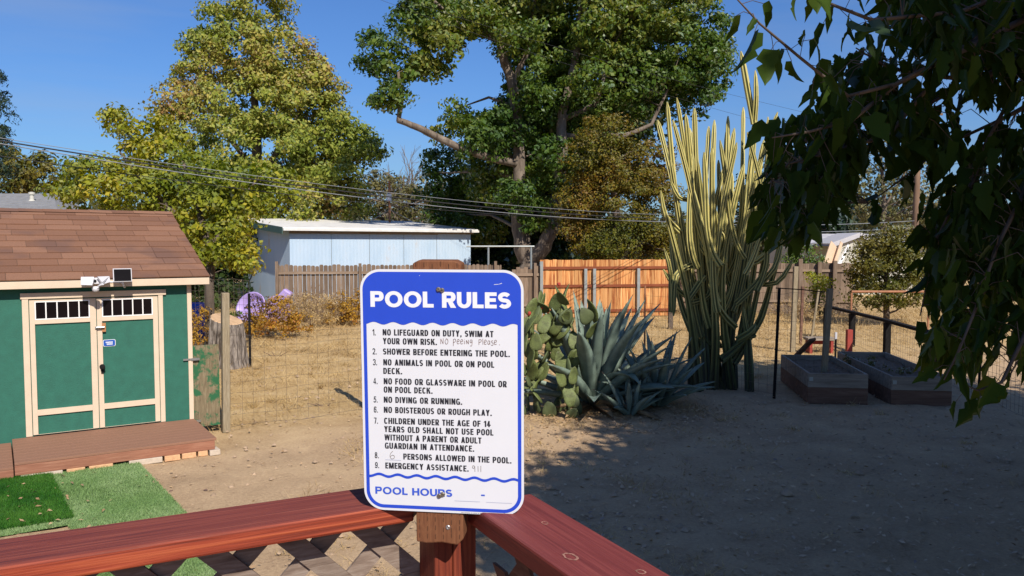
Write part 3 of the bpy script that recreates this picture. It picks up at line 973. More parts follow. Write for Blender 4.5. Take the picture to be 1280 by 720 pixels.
def build_shed():
    t = thing('garden_shed', 'green garden shed with cream trimmed double doors under a brown shingled roof', 'shed', SW, SR)
    L, D = 3.7, 4.86
    EZ = 2.02
    RZ = EZ + 0.06 + (D / 2 + 0.12) * 0.357

    def wall(name, lo, hi):
        MB(SM).box(lo, hi).build(name, M['shed_green'], t)
    wall('wall', (-L, 0, 0.06), (0, 0.06, EZ))
    wall('wall', (-L, D - 0.06, 0.06), (0, D, EZ))
    for x in (-L, -0.06):
        w = MB(SM)
        T = Matrix(((0, 0, 1, x), (1, 0, 0, 0), (0, 1, 0, 0), (0, 0, 0, 1)))
        w.prism([(0.062, 0.06), (D - 0.062, 0.06), (D - 0.062, EZ), (D / 2, RZ - 0.12), (0.062, EZ)], T, 0.06)
        w.build('wall', M['shed_green'], t)
    # roof: two decks, shingle courses laid on them one over the other
    sl = math.atan(0.357)
    for side in (0, 1):
        r = MB(SM)
        y0 = -0.12 if side == 0 else D + 0.12
        sg = 1 if side == 0 else -1
        run = D / 2 + 0.12
        n = 12
        X0, X1 = -L - 0.22, 0.23
        nrm = Vector((0, -math.sin(sl) * sg, math.cos(sl)))
        for i in range(n):
            a0 = i * run / n
            a1 = (i + 1) * run / n + 0.02
            x = X0 - (0.13 if i % 2 else 0.0) - random.uniform(0, 0.06)
            while x < X1:
                wd = random.uniform(0.34, 0.48)
                xa, xb = max(X0, x), min(X1, x + wd - 0.004)
                x += wd
                if xb - xa < 0.02:
                    continue
                thk = random.uniform(0.010, 0.015)
                p = []
                for (a, h) in ((a0 - (0.015 if i == 0 else 0), thk), (a1, 0.001)):
                    base = Vector((0, y0 + sg * a, EZ + 0.06 + a * 0.357)) + nrm * h
                    p += [Vector((xa, base.y, base.z)), Vector((xb, base.y, base.z))]
                q = [v - nrm * (0.012 if k < 2 else 0.0005) for k, v in enumerate(p)]
                r._add([q[0], q[1], q[3], q[2], p[0], p[1], p[3], p[2]],
                       [(0, 3, 2, 1), (4, 5, 6, 7), (0, 1, 5, 4), (1, 2, 6, 5), (2, 3, 7, 6), (3, 0, 4, 7)])
        if side == 0:
            # ridge caps
            cx = X0
            while cx < X1 - 0.02:
                e = min(cx + 0.3, X1)
                for s_ in (-1, 1):
                    zt = EZ + 0.06 + run * 0.357 + 0.022
                    r._add([(cx, D / 2, zt), (e, D / 2, zt - 0.004), (e, D / 2 + s_ * 0.13, zt - 0.050), (cx, D / 2 + s_ * 0.13, zt - 0.046)],
                           [(0, 1, 2, 3)])
                cx += 0.3
        r.build('roof', M['shingle'], t)
        d = MB(SM)
        T = Matrix.Identity(4)
        d._add([(X0 + .01, y0, EZ + 0.025), (X1 - .01, y0, EZ + 0.025), (X1 - .01, D / 2, EZ + 0.025 + run * 0.357), (X0 + .01, D / 2, EZ + 0.025 + run * 0.357),
                (X0 + .01, y0, EZ + 0.055), (X1 - .01, y0, EZ + 0.055), (X1 - .01, D / 2, EZ + 0.055 + run * 0.357), (X0 + .01, D / 2, EZ + 0.055 + run * 0.357)],
               [(0, 3, 2, 1), (4, 5, 6, 7), (0, 1, 5, 4), (1, 2, 6, 5), (2, 3, 7, 6), (3, 0, 4, 7)])
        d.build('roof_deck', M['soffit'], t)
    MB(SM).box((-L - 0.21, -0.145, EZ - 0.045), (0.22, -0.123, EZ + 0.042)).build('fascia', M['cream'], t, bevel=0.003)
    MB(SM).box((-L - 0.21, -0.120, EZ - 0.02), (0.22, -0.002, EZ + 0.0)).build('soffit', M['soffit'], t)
    for x in (0.205, -L - 0.205):
        w = MB(SM)
        for y0, sg in ((-0.12, 1), (D + 0.12, -1)):
            run = D / 2 + 0.12
            w._add([(x - .012, y0, EZ - 0.04), (x + .012, y0, EZ - 0.04), (x + .012, D / 2, EZ - 0.04 + run * 0.357), (x - .012, D / 2, EZ - 0.04 + run * 0.357),
                    (x - .012, y0, EZ + 0.024), (x + .012, y0, EZ + 0.024), (x + .012, D / 2, EZ + 0.024 + run * 0.357), (x - .012, D / 2, EZ + 0.024 + run * 0.357)],
                   [(0, 3, 2, 1), (4, 5, 6, 7), (0, 1, 5, 4), (1, 2, 6, 5), (2, 3, 7, 6), (3, 0, 4, 7)])
        w.build('rake_board', M['cream'], t)
    # corner trim
    MB(SM).box((-0.035, -0.018, 0.08), (0.018, 0.0, EZ - 0.02)).build('corner_trim', M['cream'], t)
    MB(SM).box((-L - 0.018, -0.018, 0.08), (-L + 0.035, 0.0, EZ - 0.02)).build('corner_trim', M['cream'], t)
    # door casing
    c0, c1, c2, c3 = sx(29.5), sx(37.7), sx(199.2), sx(205)
    ht, hb = sz(80, 365.5), sz(80, 372.5)
    w = MB(SM)
    w.box((c0, -0.022, PZ + 0.004), (c1, -0.0, hb))
    w.box((c2, -0.022, PZ + 0.004), (c3, -0.0, hb))
    w.box((sx(25, 370), -0.028, hb + 0.001), (sx(207, 368), -0.0, ht + 0.004))
    w.build('door_casing', M['cream'], t, bevel=0.003)
    gap = sx(122)
    zt = sz(80, 374)
    zw1, zw0 = sz(80, 376.6), sz(80, 397.2)
    zp1 = sz(80, 403.5)
    zc1, zc0 = sz(80, 509), sz(80, 516)
    zl0 = sz(80, 539.5)
    zb = PZ + 0.018
    for k, (a, b, pa, pb, wa, wb) in enumerate(((sx(38.6), gap - 0.004, sx(45), sx(114), sx(45, 387), sx(113, 387)),
                                               (gap + 0.004, sx(198.4), sx(128.7), sx(192.3), sx(128.2, 387), sx(190, 387)))):
        dm = MB(SM)
        dm.box((a, -0.004, zb), (b, 0.03, zt))                       # the leaf
        d = dm.build('door', M['shed_green'], t)
        f = MB(SM)
        f.box((a, -0.024, zb), (pa, -0.0045, zt))
        f.box((pb, -0.024, zb), (b, -0.0045, zt))
        f.box((pa, -0.024, zb), (pb, -0.0045, zl0))
        f.box((pa, -0.024, zc0), (pb, -0.0045, zc1))
        f.box((pa, -0.024, zp1), (pb, -0.0045, zw0 - 0.012))
        f.box((pa, -0.024, zw1 + 0.012), (pb, -0.0045, zt))
        if pa < wa:
            pass
        f.build('door_frame', M['cream'], d, bevel=0.003)
        # window of five panes
        x0, x1 = pa + 0.001, pb - 0.001
        z0, z1 = zw0 - 0.011, zw1 + 0.011
        wf = MB(SM)
        e = 0.013
        wf.box((x0, -0.026, z0), (x0 + e, -0.006, z1))
        wf.box((x1 - e, -0.026, z0), (x1, -0.006, z1))
        wf.box((x0 + e, -0.026, z0), (x1 - e, -0.006, z0 + e))
        wf.box((x0 + e, -0.026, z1 - e), (x1 - e, -0.006, z1))
        for q in range(1, 5):
            xm = x0 + (x1 - x0) * q / 5
            wf.box((xm - 0.0065, -0.024, z0 + e), (xm + 0.0065, -0.008, z1 - e))
        wf.build('window', M['white_vinyl'], d)
        MB(SM).box((x0 + e, -0.010, z0 + e), (x1 - e, -0.0055, z1 - e)).build('pane', M['dark_glass'], d)
        if k == 1:
            # hasp on a wooden block, round lock, blue sticker
            zz = sz(127, 409)
            MB(SM).box((sx(128.3), -0.038, zz - 0.055), (sx(133), -0.0245, zz + 0.055)).build('latch_block', M['latch_wood'], d)
            h = MB(SM)
            h.box((sx(119.5), -0.046, zz - 0.010), (sx(131.5), -0.0385, zz + 0.014))
            h.tube([SM.inverted() @ (SM @ Vector((sx(121), -0.055, zz + 0.004))), Vector((sx(131), -0.055, zz + 0.004))], 0.012, 8)
            h.build('latch', M['steel'], d)
            zl = sz(127.5, 458)
            lk = MB(SM)
            xl = sx(127.3)
            T = Matrix.Translation((xl, -0.0245, zl)) @ Matrix.Rotation(R(90), 4, 'X')
            lk.lathe([(0.032, 0), (0.032, 0.008), (0.018, 0.012), (0.018, 0.03), (0.026, 0.034), (0.026, 0.052), (0.012, 0.056)], None, 14, T)
            lk.box((xl - 0.014, -0.034, zl - 0.085), (xl + 0.014, -0.0245, zl - 0.03))
            lk.build('lock', M['black_paint'], d)
            # oval-ended sticker
            s0, s1, sb, st = sx(128.6), sx(145), sz(137, 432.8), sz(137, 424.3)

            def pl(x0, x1, z0, z1, c):
                return [(x0 + c, z0), (x1 - c, z0), (x1, z0 + c), (x1, z1 - c), (x1 - c, z1), (x0 + c, z1), (x0, z1 - c), (x0, z0 + c)]
            TX = Matrix(((1, 0, 0, 0), (0, 0, -1, -0.0048), (0, 1, 0, 0), (0, 0, 0, 1)))
            s0 = sx(129.2)
            MB(SM).prism(pl(s0, s1, sb, st, 0.012), TX, 0.0022).build('sticker', M['white_vinyl'], d)
            MB(SM).prism(pl(s0 + .006, s1 - .006, sb + .005, st - .005, 0.010), Matrix.Translation((0, -0.0023, 0)) @ TX, 0.0022).build('sticker', M['sticker_blue'], d)
            tx = MB(SM)
            for row, (u0, u1) in enumerate(((0.22, 0.78), (0.3, 0.72))):
                zr = st - (st - sb) * (0.40 + 0.27 * row)
                xx = s0 + (s1 - s0) * u0
                while xx < s0 + (s1 - s0) * u1:
                    tx.box((xx, -0.0105, zr - 0.008), (xx + 0.010, -0.0094, zr + 0.009))
                    xx += 0.0135
            tx.build('sticker_print', M['print_white'], d)
    # strap hinges of the gate are on the shed's corner
    h = MB(SM)
    for px, py in ((233, 449.3), (236, 527)):
        z = sz(px, py)
        h.box((-0.10, -0.026, z - 0.012), (0.0, -0.0185, z + 0.012))
        h.box((0.0, -0.030, z - 0.018), (0.10, -0.022, z + 0.014))
    h.build('gate_hinge', M['steel'], t)


build_shed()


def build_security_light():
    c = rp(119, 353, SW - SN * 0.22, SN)
    l = SM.inverted() @ c
    T = SM @ Matrix.Translation(l)
    t = thing('security_light', 'white twin head security light mounted on the eave above the shed doors', 'light', T.to_translation(), SR)
    w = MB(T)
    w.box((-0.055, -0.03, -0.02), (0.055, 0.075, 0.055))
    w.build('light_body', M['white_plastic'], t, bevel=0.008)
    for s in (-1, 1):
        H = T @ Matrix.Translation((s * 0.085, -0.045, 0.012)) @ Matrix.Rotation(s * R(26), 4, 'Z') @ Matrix.Rotation(R(-22), 4, 'X')
        w = MB(H)
        w.prism([(-0.075, 0.055), (0.075, 0.055), (0.07, -0.02), (-s * 0.065, -0.055), (s * 0.02 - 0.045, -0.05)][::1], Matrix.Rotation(R(90), 4, 'X'), 0.028)
        w.build('lamp_head', M['white_plastic'], t, bevel=0.005)
    w = MB(T)
    w.lathe([(0.010, 0.0), (0.036, -0.004), (0.042, -0.03), (0.034, -0.058), (0.012, -0.07)], (0, -0.035, -0.045), 14)
    w.build('motion_sensor', M['white_plastic'], t, smooth=True)
    w = MB(T)
    w.lathe([(0.012, 0), (0.016, 0.006), (0.012, 0.014)], None, 10, Matrix.Translation((-0.004, -0.03, 0.018)) @ Matrix.Rotation(R(90), 4, 'X'))
    w.build('light_sensor', M['black_paint'], t)
    # the little solar panel on its own arm
    pc = SM.inverted() @ rp(153, 344, SW - SN * 0.24, SN)
    P = SM @ Matrix.Translation(pc) @ Matrix.Rotation(R(-8), 4, 'X')
    q = thing('solar_panel', 'small black solar panel with white rim beside the security light', 'solar panel', P.to_translation(), SR)
    e = 0.105
    w = MB(P)
    w.box((-e, -0.012, -0.082), (e, 0.012, 0.082))
    w.build('rim', M['white_plastic'], q, bevel=0.004)
    MB(P).box((-e + 0.01, -0.015, -0.073), (e - 0.01, -0.0125, 0.073)).build('solar_cell', M['solar_cell'], q)
    w = MB(SM)
    a = pc + Vector((0, 0.014, -0.05))
    w.tube([a, a + Vector((0.01, 0.02, -0.06)), a + Vector((0.03, 0.05, -0.10)), a + Vector((0.0, 0.08, -0.045)), a + Vector((-0.10, 0.085, -0.035)), Vector((l.x + 0.06, a.y + 0.07, a.z - 0.035))], 0.013, 8)
    w.build('bracket_arm', M['white_plastic'], q, smooth=True)


build_security_light()


def build_step():
    t = thing('porch_step', 'low brown deck step along the front of the green shed', 'step', SW, SR)
    X0, X1, Y = -2.02, -0.0, -1.27
    w = MB(SM)
    n = 9
    for i in range(n):
        y1 = -0.02 - i * (1.25 / n)
        w.box((X0, y1 - 1.25 / n + 0.004, PZ - 0.026), (X1 + 0.02, y1, PZ))
    w.build('deck_boards', M['composite'], t, bevel=0.003)
    w = MB(SM)
    w.box((X0, Y + 0.002, 0.065), (X1, Y + 0.04, PZ - 0.028))
    w.box((X1 - 0.038, Y + 0.042, 0.065), (X1, -0.03, PZ - 0.028))
    w.box((X0, Y + 0.042, 0.065), (X0 + 0.038, -0.03, PZ - 0.028))
    w.build('fascia', M['fascia_wood'], t, bevel=0.003)
    t2 = thing('porch_step', 'lower end piece of brown deck cut off by the left edge of the picture', 'step', SW, SR)
    w = MB(SM)
    for i in range(9):
        y1 = -0.02 - i * (1.25 / 9)
        w.box((-4.0, y1 - 1.25 / 9 + 0.004, 0.135), (X0 - 0.012, y1, 0.16))
    w.build('deck_boards', M['composite'], t2, bevel=0.003)
    MB(SM).box((-4.0, Y + 0.002, 0.02), (X0 - 0.012, Y + 0.04, 0.134)).build('fascia', M['fascia_wood'], t2)
    # bricks and pavers under the front edge
    specs = [(-1.97, 0.40, 'concrete', 'pale concrete paver under the left part of the brown step'),
             (-1.545, 0.19, 'brick', 'tan brick under the step where the light turf begins'),
             (-1.33, 0.25, 'brick', 'loose tan brick standing proud under the middle of the step'),
             (-0.93, 0.36, 'concrete', 'long grey paver under the step behind the light turf'),
             (-0.56, 0.18, 'brick', 'orange brick under the step just right of the light turf'),
             (-0.37, 0.17, 'brick', 'cracked orange brick between its neighbour and the end paver under the step'),
             (-0.19, 0.12, 'brick', 'short tan brick next to the end paver under the step'), (-0.06, 0.0, '', '')]
    for x, wd, m, lab in specs[:-1]:
        wd -= 0.012
        dy = random.uniform(-0.012, 0.012)
        o = MB(SM @ Matrix.Translation((x, Y + dy, 0)) @ Matrix.Rotation(random.uniform(-0.04, 0.04), 4, 'Z')).box((0, -0.01, 0.0), (wd, 0.1, 0.0635)).build(
            'paver' if m == 'concrete' else 'brick', M[m], None, bevel=0.006)
        tag(o, lab, 'brick' if m == 'brick' else 'paver', 'bricks and pavers under the step')
    o = MB(SM @ Matrix.Translation((-0.045, Y - 0.035, 0)) @ Matrix.Rotation(R(1), 4, 'Z')).box((-0.02, 0, 0), (0.10, 0.2, 0.0625)).build('paver', M['concrete'], None, bevel=0.006)
    tag(o, 'pale paver sticking out under the right end of the step', 'paver', 'bricks and pavers under the step')


build_step()


def blades(O, U, V_, nu, nv, n, h, lean, mat, parent, rs, w=0.006):
    """short grass blades over the parallelogram O + u U + v V"""
    u = rs.uniform(-0.012, 1.012, n) + rs.normal(0, 0.004, n)
    v = rs.uniform(-0.006, 1.006, n)
    P = np.array(O)[None] + u[:, None] * np.array(U)[None] + v[:, None] * np.array(V_)[None]
    a = rs.uniform(0, 2 * np.pi, n)
    s = np.stack([np.cos(a), np.sin(a), 0 * a], 1) * w
    tip = P + np.stack([rs.normal(0, lean, n), rs.normal(0, lean, n), h * rs.uniform(0.6, 1.2, n)], 1)
    return np_mesh('turf_pile', np.stack([P - s, P + s, tip], 1).reshape(-1, 3), None, 3, mat, parent)


def build_turf():
    rs = np.random.default_rng(8)
    a, b = gp(172, 581), gp(240, 654)
    d = (b - a).normalized()
    A, B = gp(172, 581), a + d * 3.7
    Lf = gp(57, 597)
    Uv = Vector((Lf.x - A.x, Lf.y - A.y, 0))
    Vv = Vector((B.x - A.x, B.y - A.y, 0))
    t = thing('artificial_turf', 'light green strip of artificial turf laid from the shed step towards the deck', 'turf mat', (A.x, A.y, 0.025))
    w = MB()
    up = Vector((0, 0, 0.03))
    n = 14
    for i in range(n):
        p, q = A + Vv * (i / n), A + Vv * ((i + 1) / n)
        z0, z1 = 0.028 + 0.006 * math.sin(i * 1.3), 0.028 + 0.006 * math.sin((i + 1) * 1.3)
        w._add([Vector((p.x, p.y, z0)), Vector((q.x, q.y, z1)), Vector((q.x + Uv.x, q.y + Uv.y, z1)), Vector((p.x + Uv.x, p.y + Uv.y, z0))], [(0, 1, 2, 3)])
    w.build('turf_backing', M['turf_back'], t)
    blades((A.x, A.y, 0.024), (Uv.x, Uv.y, 0), (Vv.x, Vv.y, 0), 0, 0, 62000, 0.024, 0.012, M['turf_light'], t, rs, 0.0045)
    D0 = A + Uv * 1.0
    Ud = Uv.normalized() * 1.25
    Vd = d * 1.72
    t = thing('artificial_turf', 'dark green thicker artificial turf beside the light strip at the left edge', 'turf mat', (D0.x, D0.y, 0.02))
    w = MB()
    o = -Uv.normalized() * 0.03
    p = [D0 + o, D0 + o + Vd, D0 + o + Vd + Ud, D0 + o + Ud]
    w._add([Vector((q.x, q.y, 0.043)) for q in p], [(0, 1, 2, 3)])
    w.build('turf_backing', M['turf_back_dark'], t)
    q = D0 + o
    blades((q.x, q.y, 0.036), (Ud.x, Ud.y, 0), (Vd.x, Vd.y, 0), 0, 0, 45000, 0.038, 0.016, M['turf_dark'], t, rs, 0.004)
    # the light strip carries on under the front of the dark one
    E0 = D0 + Vd * 0.955
    t = thing('artificial_turf', 'narrow light green turf remnant in front of the dark turf', 'turf mat', (E0.x, E0.y, 0.02))
    w = MB()
    Ve = d * 0.22
    p = [E0, E0 + Ve, E0 + Ve + Ud * 0.93, E0 + Ud * 0.93]
    w._add([Vector((z.x, z.y, 0.024)) for z in p], [(0, 1, 2, 3)])
    w.build('turf_backing', M['turf_back'], t)
    blades((E0.x, E0.y, 0.022), tuple(Ud * 0.93), tuple(Ve), 0, 0, 5000, 0.024, 0.012, M['turf_light'], t, rs, 0.0045)


build_turf()


# ------------------------------------------------------------------ gate, posts and wire fences by the shed
def post(name, label, cat, px, pyb, pyt, w, mat, group=None, tilt=(0, 0), round_=False, rz=0.0):
    b = gp(px, pyb)
    h = at(px, pyt, b.y).z
    T = Matrix.Translation(b) @ Matrix.Rotation(rz, 4, 'Z')
    m = MB(T)
    top = Vector((tilt[0], tilt[1], h))
    if round_:
        m.tube([(0, 0, -0.02), top * 0.5 + Vector((0.004, 0, 0)), top], [w / 2, w / 2 * 0.97, w / 2 * 0.95], 10)
    else:
        m.bar((0, 0, -0.02), top, w, w, (0, 1, 0))
    o = m.build(name, mat, None, bevel=0.005 if not round_ else 0, smooth=round_)
    return tag(o, label, cat, group), b, h


GP = Vector((-3.84, 10.62, 0))
GH = at(275, 366, GP.y).z
w = MB()
w.bar(GP + Vector((0, 0, -0.02)), GP + Vector((0.02, 0.01, GH)), 0.095, 0.095, (SN.x, SN.y, 0))
o = w.build('fence_post', M['old_post'], None, bevel=0.008)
tag(o, 'weathered square wooden post at the right end of the green plywood gate', 'post')
w = MB(SM)
g1 = (GP - SW).dot(SU) - 0.055
w.box((0.022, 0.012, 0.075), (g1, 0.032, at(255, 432, 10.5).z))
o = w.build('plywood_gate', M['gate_ply'])
tag(o, 'peeling green plywood gate between the shed corner and the wooden post', 'gate')


def wire_mesh(segs, h, z0, mat, name, parent, step=0.15, nz=8, rad=0.0019, sag=0.0, rs=None):
    """welded wire between ground points"""
    w = MB()
    for a, b in segs:
        a, b = Vector(a), Vector(b)
        L = (b - a).length
        n = int(L / step)
        for i in range(n + 1):
            p = a.lerp(b, i / max(1, n))
            j = 0.012 * math.sin(i * 2.1)
            w.tube([p + Vector((0, 0, z0)), p + Vector((j, 0, z0 + h))], rad, 3, cap=False)
        for k in range(nz + 1):
            z = z0 + h * (k / nz) ** 1.0
            q = [a.lerp(b, f) + Vector((0, 0, z + 0.018 * math.sin(f * 9 + k) * (1 if k in (0, nz) else 0.6))) for f in np.linspace(0, 1, 9)]
            w.tube(q, rad * (1.35 if k in (0, nz) else 1), 3, cap=False)
    return w.build(name, mat, parent)


FP2 = Vector((-2.14, 11.8, 0))
FP3 = Vector((0.35, 13.3, 0))
t = thing('wire_fence', 'thin wire mesh fence sagging across the yard from the gate post to the prickly pear', 'fence', GP)
wire_mesh([(GP + Vector((0.06, 0.03, 0)), FP2), (FP2, FP3)], 1.22, 0.04, M['wire'], 'wire_mesh', t)
w = MB()
w.bar(FP2 + Vector((0.0, 0.05, -0.02)), FP2 + Vector((0, 0.05, 1.95)), 0.09, 0.09)
w.build('post', M['old_post'], t)
MB().bar(FP3 + Vector((0, 0.05, -0.02)), FP3 + Vector((0, 0.05, 1.4)), 0.05, 0.05).build('post', M['black_paint'], t)

# ------------------------------------------------------------------ stump
def build_stump():
    rs = np.random.default_rng(4)
    c = gp(277, 462)
    c = Vector((c.x, c.y + 0.3, 0))
    t = thing('tree_stump', 'thick cut tree stump with furrowed grey bark behind the gate post', 'stump', c)
    w = MB()
    n = 48
    prof = [(0.0, 0.41), (0.12, 0.385), (0.3, 0.36), (0.55, 0.345), (0.8, 0.325), (0.98, 0.30)]
    V = []
    for h, r in prof:
        for k in range(n):
            a = 2 * math.pi * k / n
            rr = r * (1 + 0.05 * math.sin(3 * a + 1) + 0.10 * max(0, 1 - h * 2.5) * math.sin(5 * a)) + (0.016 if k % 2 else -0.016) * rs.uniform(0.3, 1.3)
            tilt = 0.10 * math.cos(a - 2.6) if h > 0.9 else 0
            V.append(c + Vector((rr * math.cos(a), rr * math.sin(a), h + tilt)))
    Fs = []
    for i in range(len(prof) - 1):
        for k in range(n):
            Fs.append((i * n + k, i * n + (k + 1) % n, (i + 1) * n + (k + 1) % n, (i + 1) * n + k))
    w._add(V, Fs)
    w.build('bark', M['bark_stump'], t)
    w = MB()
    top = V[-n:]
    ce = sum(top, Vector()) / n
    w._add([p.lerp(ce, 0.07) + Vector((0, 0, 0.015)) for p in top] + top + [ce + Vector((0, 0, 0.03))],
           [(k, (k + 1) % n, 2 * n) for k in range(n)] + [(n + k, n + (k + 1) % n, (k + 1) % n, k) for k in range(n)])
    w.build('cut_face', M['cut_wood'], t)


build_stump()


# ------------------------------------------------------------------ blue metal building
BC = at(362, 300, 29.0)
BC = Vector((BC.x, BC.y, 0))
BR = R(37.5)
BM = Matrix.Translation(BC) @ Matrix.Rotation(BR, 4, 'Z')


def build_metal():
    t = thing('metal_building', 'long low pale blue metal building with a shallow roof behind the grey fence', 'building', BC, BR)
    L, D = 7.95, 5.2
    z0, z1 = 3.08, 3.52
    seams = [0.0, 1.62, 3.2, 4.72, 6.26, L]
    for i in range(5):
        MB(BM).box((seams[i] + (0.012 if i else 0.0), 0.0, 0.0), (seams[i + 1] - 0.012, 0.04, z0)).build('wall_panel', M['blue_metal'], t)
    w = MB(BM)
    for x in seams[1:5]:
        w.box((x - 0.011, 0.012, 0), (x + 0.011, 0.05, z0))
    w.build('seam_strip', M['pipe_grey'], t)
    T = Matrix(((0, 0, 1, 0), (1, 0, 0, 0), (0, 1, 0, 0), (0, 0, 0, 1)))
    for x in (0.0, L - 0.04):
        w = MB(BM @ Matrix.Translation((x, 0, 0)))
        w.prism([(0.042, 0), (D, 0), (D, z1), (0.042, z0)], T, 0.04)
        w.build('end_wall', M['blue_metal'], t)
    MB(BM).box((0, D - 0.04, 0), (L, D, z1)).build('back_wall', M['blue_metal'], t)
    # weathered board, gutter, roof sheet, green end fascia
    MB(BM).box((-0.02, -0.05, z0 - 0.20), (6.3, -0.003, z0 - 0.02)).build('board', M['grey_rail'], t)
    MB(BM).box((6.304, -0.05, z0 - 0.17), (L + 0.1, -0.003, z0 - 0.02)).build('board', M['grey_rail'], t)
    w = MB(BM)
    sl = (z1 - z0) / D
    a, b = -0.25, D + 0.2
    w._add([(-0.35, a, z0 + sl * a), (L + 0.2, a, z0 + sl * a), (L + 0.2, b, z0 + sl * b), (-0.35, b, z0 + sl * b),
            (-0.35, a, z0 + sl * a + 0.05), (L + 0.2, a, z0 + sl * a + 0.05), (L + 0.2, b, z0 + sl * b + 0.05), (-0.35, b, z0 + sl * b + 0.05)],
           [(0, 3, 2, 1), (4, 5, 6, 7), (0, 1, 5, 4), (1, 2, 6, 5), (2, 3, 7, 6), (3, 0, 4, 7)])
    w.build('roof', M['roof_edge'], t)
    MB(BM).box((-0.35, -0.33, z0 - 0.10), (L + 0.2, -0.253, z0 - 0.015)).build('gutter', M['roof_edge'], t)
    w = MB(BM)
    w._add([(-0.38, a, z0 + sl * a - 0.2), (-0.353, a, z0 + sl * a - 0.2), (-0.353, b, z0 + sl * b - 0.2), (-0.38, b, z0 + sl * b - 0.2),
            (-0.38, a, z0 + sl * a + 0.04), (-0.353, a, z0 + sl * a + 0.04), (-0.353, b, z0 + sl * b + 0.04), (-0.38, b, z0 + sl * b + 0.04)],
           [(0, 3, 2, 1), (4, 5, 6, 7), (0, 1, 5, 4), (1, 2, 6, 5), (2, 3, 7, 6), (3, 0, 4, 7)])
    w.build('fascia', M['dark_green_paint'], t)
    # antenna mast and its guy wires
    b = at(487, 276, 36)
    m = thing('mast', 'thin brown mast with a small white box above the metal building roof', 'mast', (b.x, b.y, 0))
    hb, ht = 3.2, at(487, 226, 36).z
    MB().tube([(b.x, b.y, 0), (b.x, b.y, ht)], 0.05, 8).build('pole', M['rust_pipe'], m)
    zc = at(487, 247, 36).z
    MB().box((b.x - 0.11, b.y - 0.16, zc - 0.17), (b.x + 0.11, b.y - 0.051, zc + 0.17)).build('junction_box', M['white_plastic'], m, bevel=0.01)
    w = MB()
    for px in (462, 516):
        e = at(px, 277, 35.2)
        w.tube([(b.x, b.y, at(487, 262, 36).z), e], 0.014, 4)
    w.build('guy_wire', M['pipe_grey'], m)
    # a white framed lattice panel beyond the roof's end
    p = at(554, 281, 40)
    q = thing('white_panel', 'small white framed openwork panel beyond the right end of the metal roof', 'panel', (p.x, p.y, 0))
    k = 40 / FPX
    w = MB()
    zt, zb = at(554, 269, 40).z, 2.6
    w.box((p.x - 10 * k, p.y, zb), (p.x - 5 * k, p.y + 0.05, zt))
    w.box((p.x - 5 * k, p.y, zt - 0.05), (p.x + 10 * k, p.y + 0.05, zt))
    for i in range(4):
        w.bar((p.x - 5 * k + i * 0.16, p.y + 0.02, zb), (p.x - 5 * k + i * 0.16 + 0.1, p.y + 0.02, zt - 0.05), 0.05, 0.03)
    w.box((p.x - 10 * k, p.y + 0.052, 0), (p.x - 7 * k, p.y + 0.12, zt - 0.05))
    w.build('frame', M['white_plastic'], q)


build_metal()


# ------------------------------------------------------------------ board fences
def board_fence(name, label, pxa, pxb, Ya, Yb, top, mat, railm, postm, bw=0.14, dog=True, rails=(0.86, 0.27), posts=(), front=True, base_gap=0.03, jit=0.015, postw=0.09, post_up=0.05, group=None, toph=None, rz=None):
    A, B = g0(pxa, Ya), g0(pxb, Yb)
    d = (B - A)
    L = d.length
    ang = math.atan2(d.y, d.x)
    T = Matrix.Translation(A) @ Matrix.Rotation(ang, 4, 'Z')
    t = thing(name, label, 'fence', A, ang, group)
    w = MB(T)
    x = 0.0
    rs = np.random.default_rng(int(pxa) + 5)
    while x < L - 0.03:
        b = min(bw * rs.uniform(0.94, 1.05), L - x)
        h = top + rs.normal(0, jit)
        g = 0.006
        y = rs.normal(0, 0.004)
        c = 0.03
        if dog:
            poly = [(x + g, base_gap), (x + b - g, base_gap), (x + b - g, h - c), (x + b - g - c, h), (x + g + c, h), (x + g, h - c)]
        else:
            poly = [(x + g / 2, base_gap), (x + b - g / 2, base_gap), (x + b - g / 2, h), (x + g / 2, h)]
        w.prism(poly, Matrix(((1, 0, 0, 0), (0, 0, -1, y + 0.018), (0, 1, 0, 0), (0, 0, 0, 1))), 0.018)
        x += b
    w.build('board_panel', mat, t)
    for f in rails:
        z = top * f
        MB(T).box((0, -0.052, z - 0.045), (L, -0.014, z + 0.045)).build('rail', railm, t)
    for px, up in posts:
        Yp = Ya + (Yb - Ya) * (px - pxa) / max(1e-6, (pxb - pxa))
        xx = (g0(px, Yp) - A).dot(d.normalized())
        MB(T).box((xx - postw / 2, -0.056 - postw, 0), (xx + postw / 2, -0.054, top + up)).build('post', postm, t)
    return t


board_fence('board_fence', 'long weathered grey brown board fence in front of the blue metal building', 344, 627, 26.3, 27.2, 1.80, M['grey_fence'], M['grey_rail'], M['grey_fence'],
            posts=((346, 0.13), (450, 0.06), (556, 0.05), (619, 0.12)))
board_fence('board_fence', 'short grey paling section behind the forked tree trunk', 640, 674, 26.6, 26.8, 1.72, M['grey_fence'], M['grey_rail'], M['grey_fence'], dog=False, posts=((668, 0.15),), jit=0.06)
board_fence('board_fence', 'new orange redwood fence with dark red streaks between the trunk and the golden tree', 675, 838, 26.8, 27.6, 1.97, M['new_fence'], M['new_rail'], M['pipe_grey'], bw=0.15, dog=False,
            rails=(0.86, 0.55, 0.12), posts=((676, -0.05), (731, -0.3), (742, -0.3), (797, -0.3)), postw=0.10, jit=0.008)
board_fence('board_fence', 'weathered brown fence behind the cactus and the wire enclosure on the right', 850, 1068, 28.6, 28.0, 1.82, M['grey_fence'], M['grey_rail'], M['grey_fence'], dog=False,
            posts=((892, 0.04), (1000, 0.16), (1024, 0.06), (1043, 0.1)), postw=0.13)
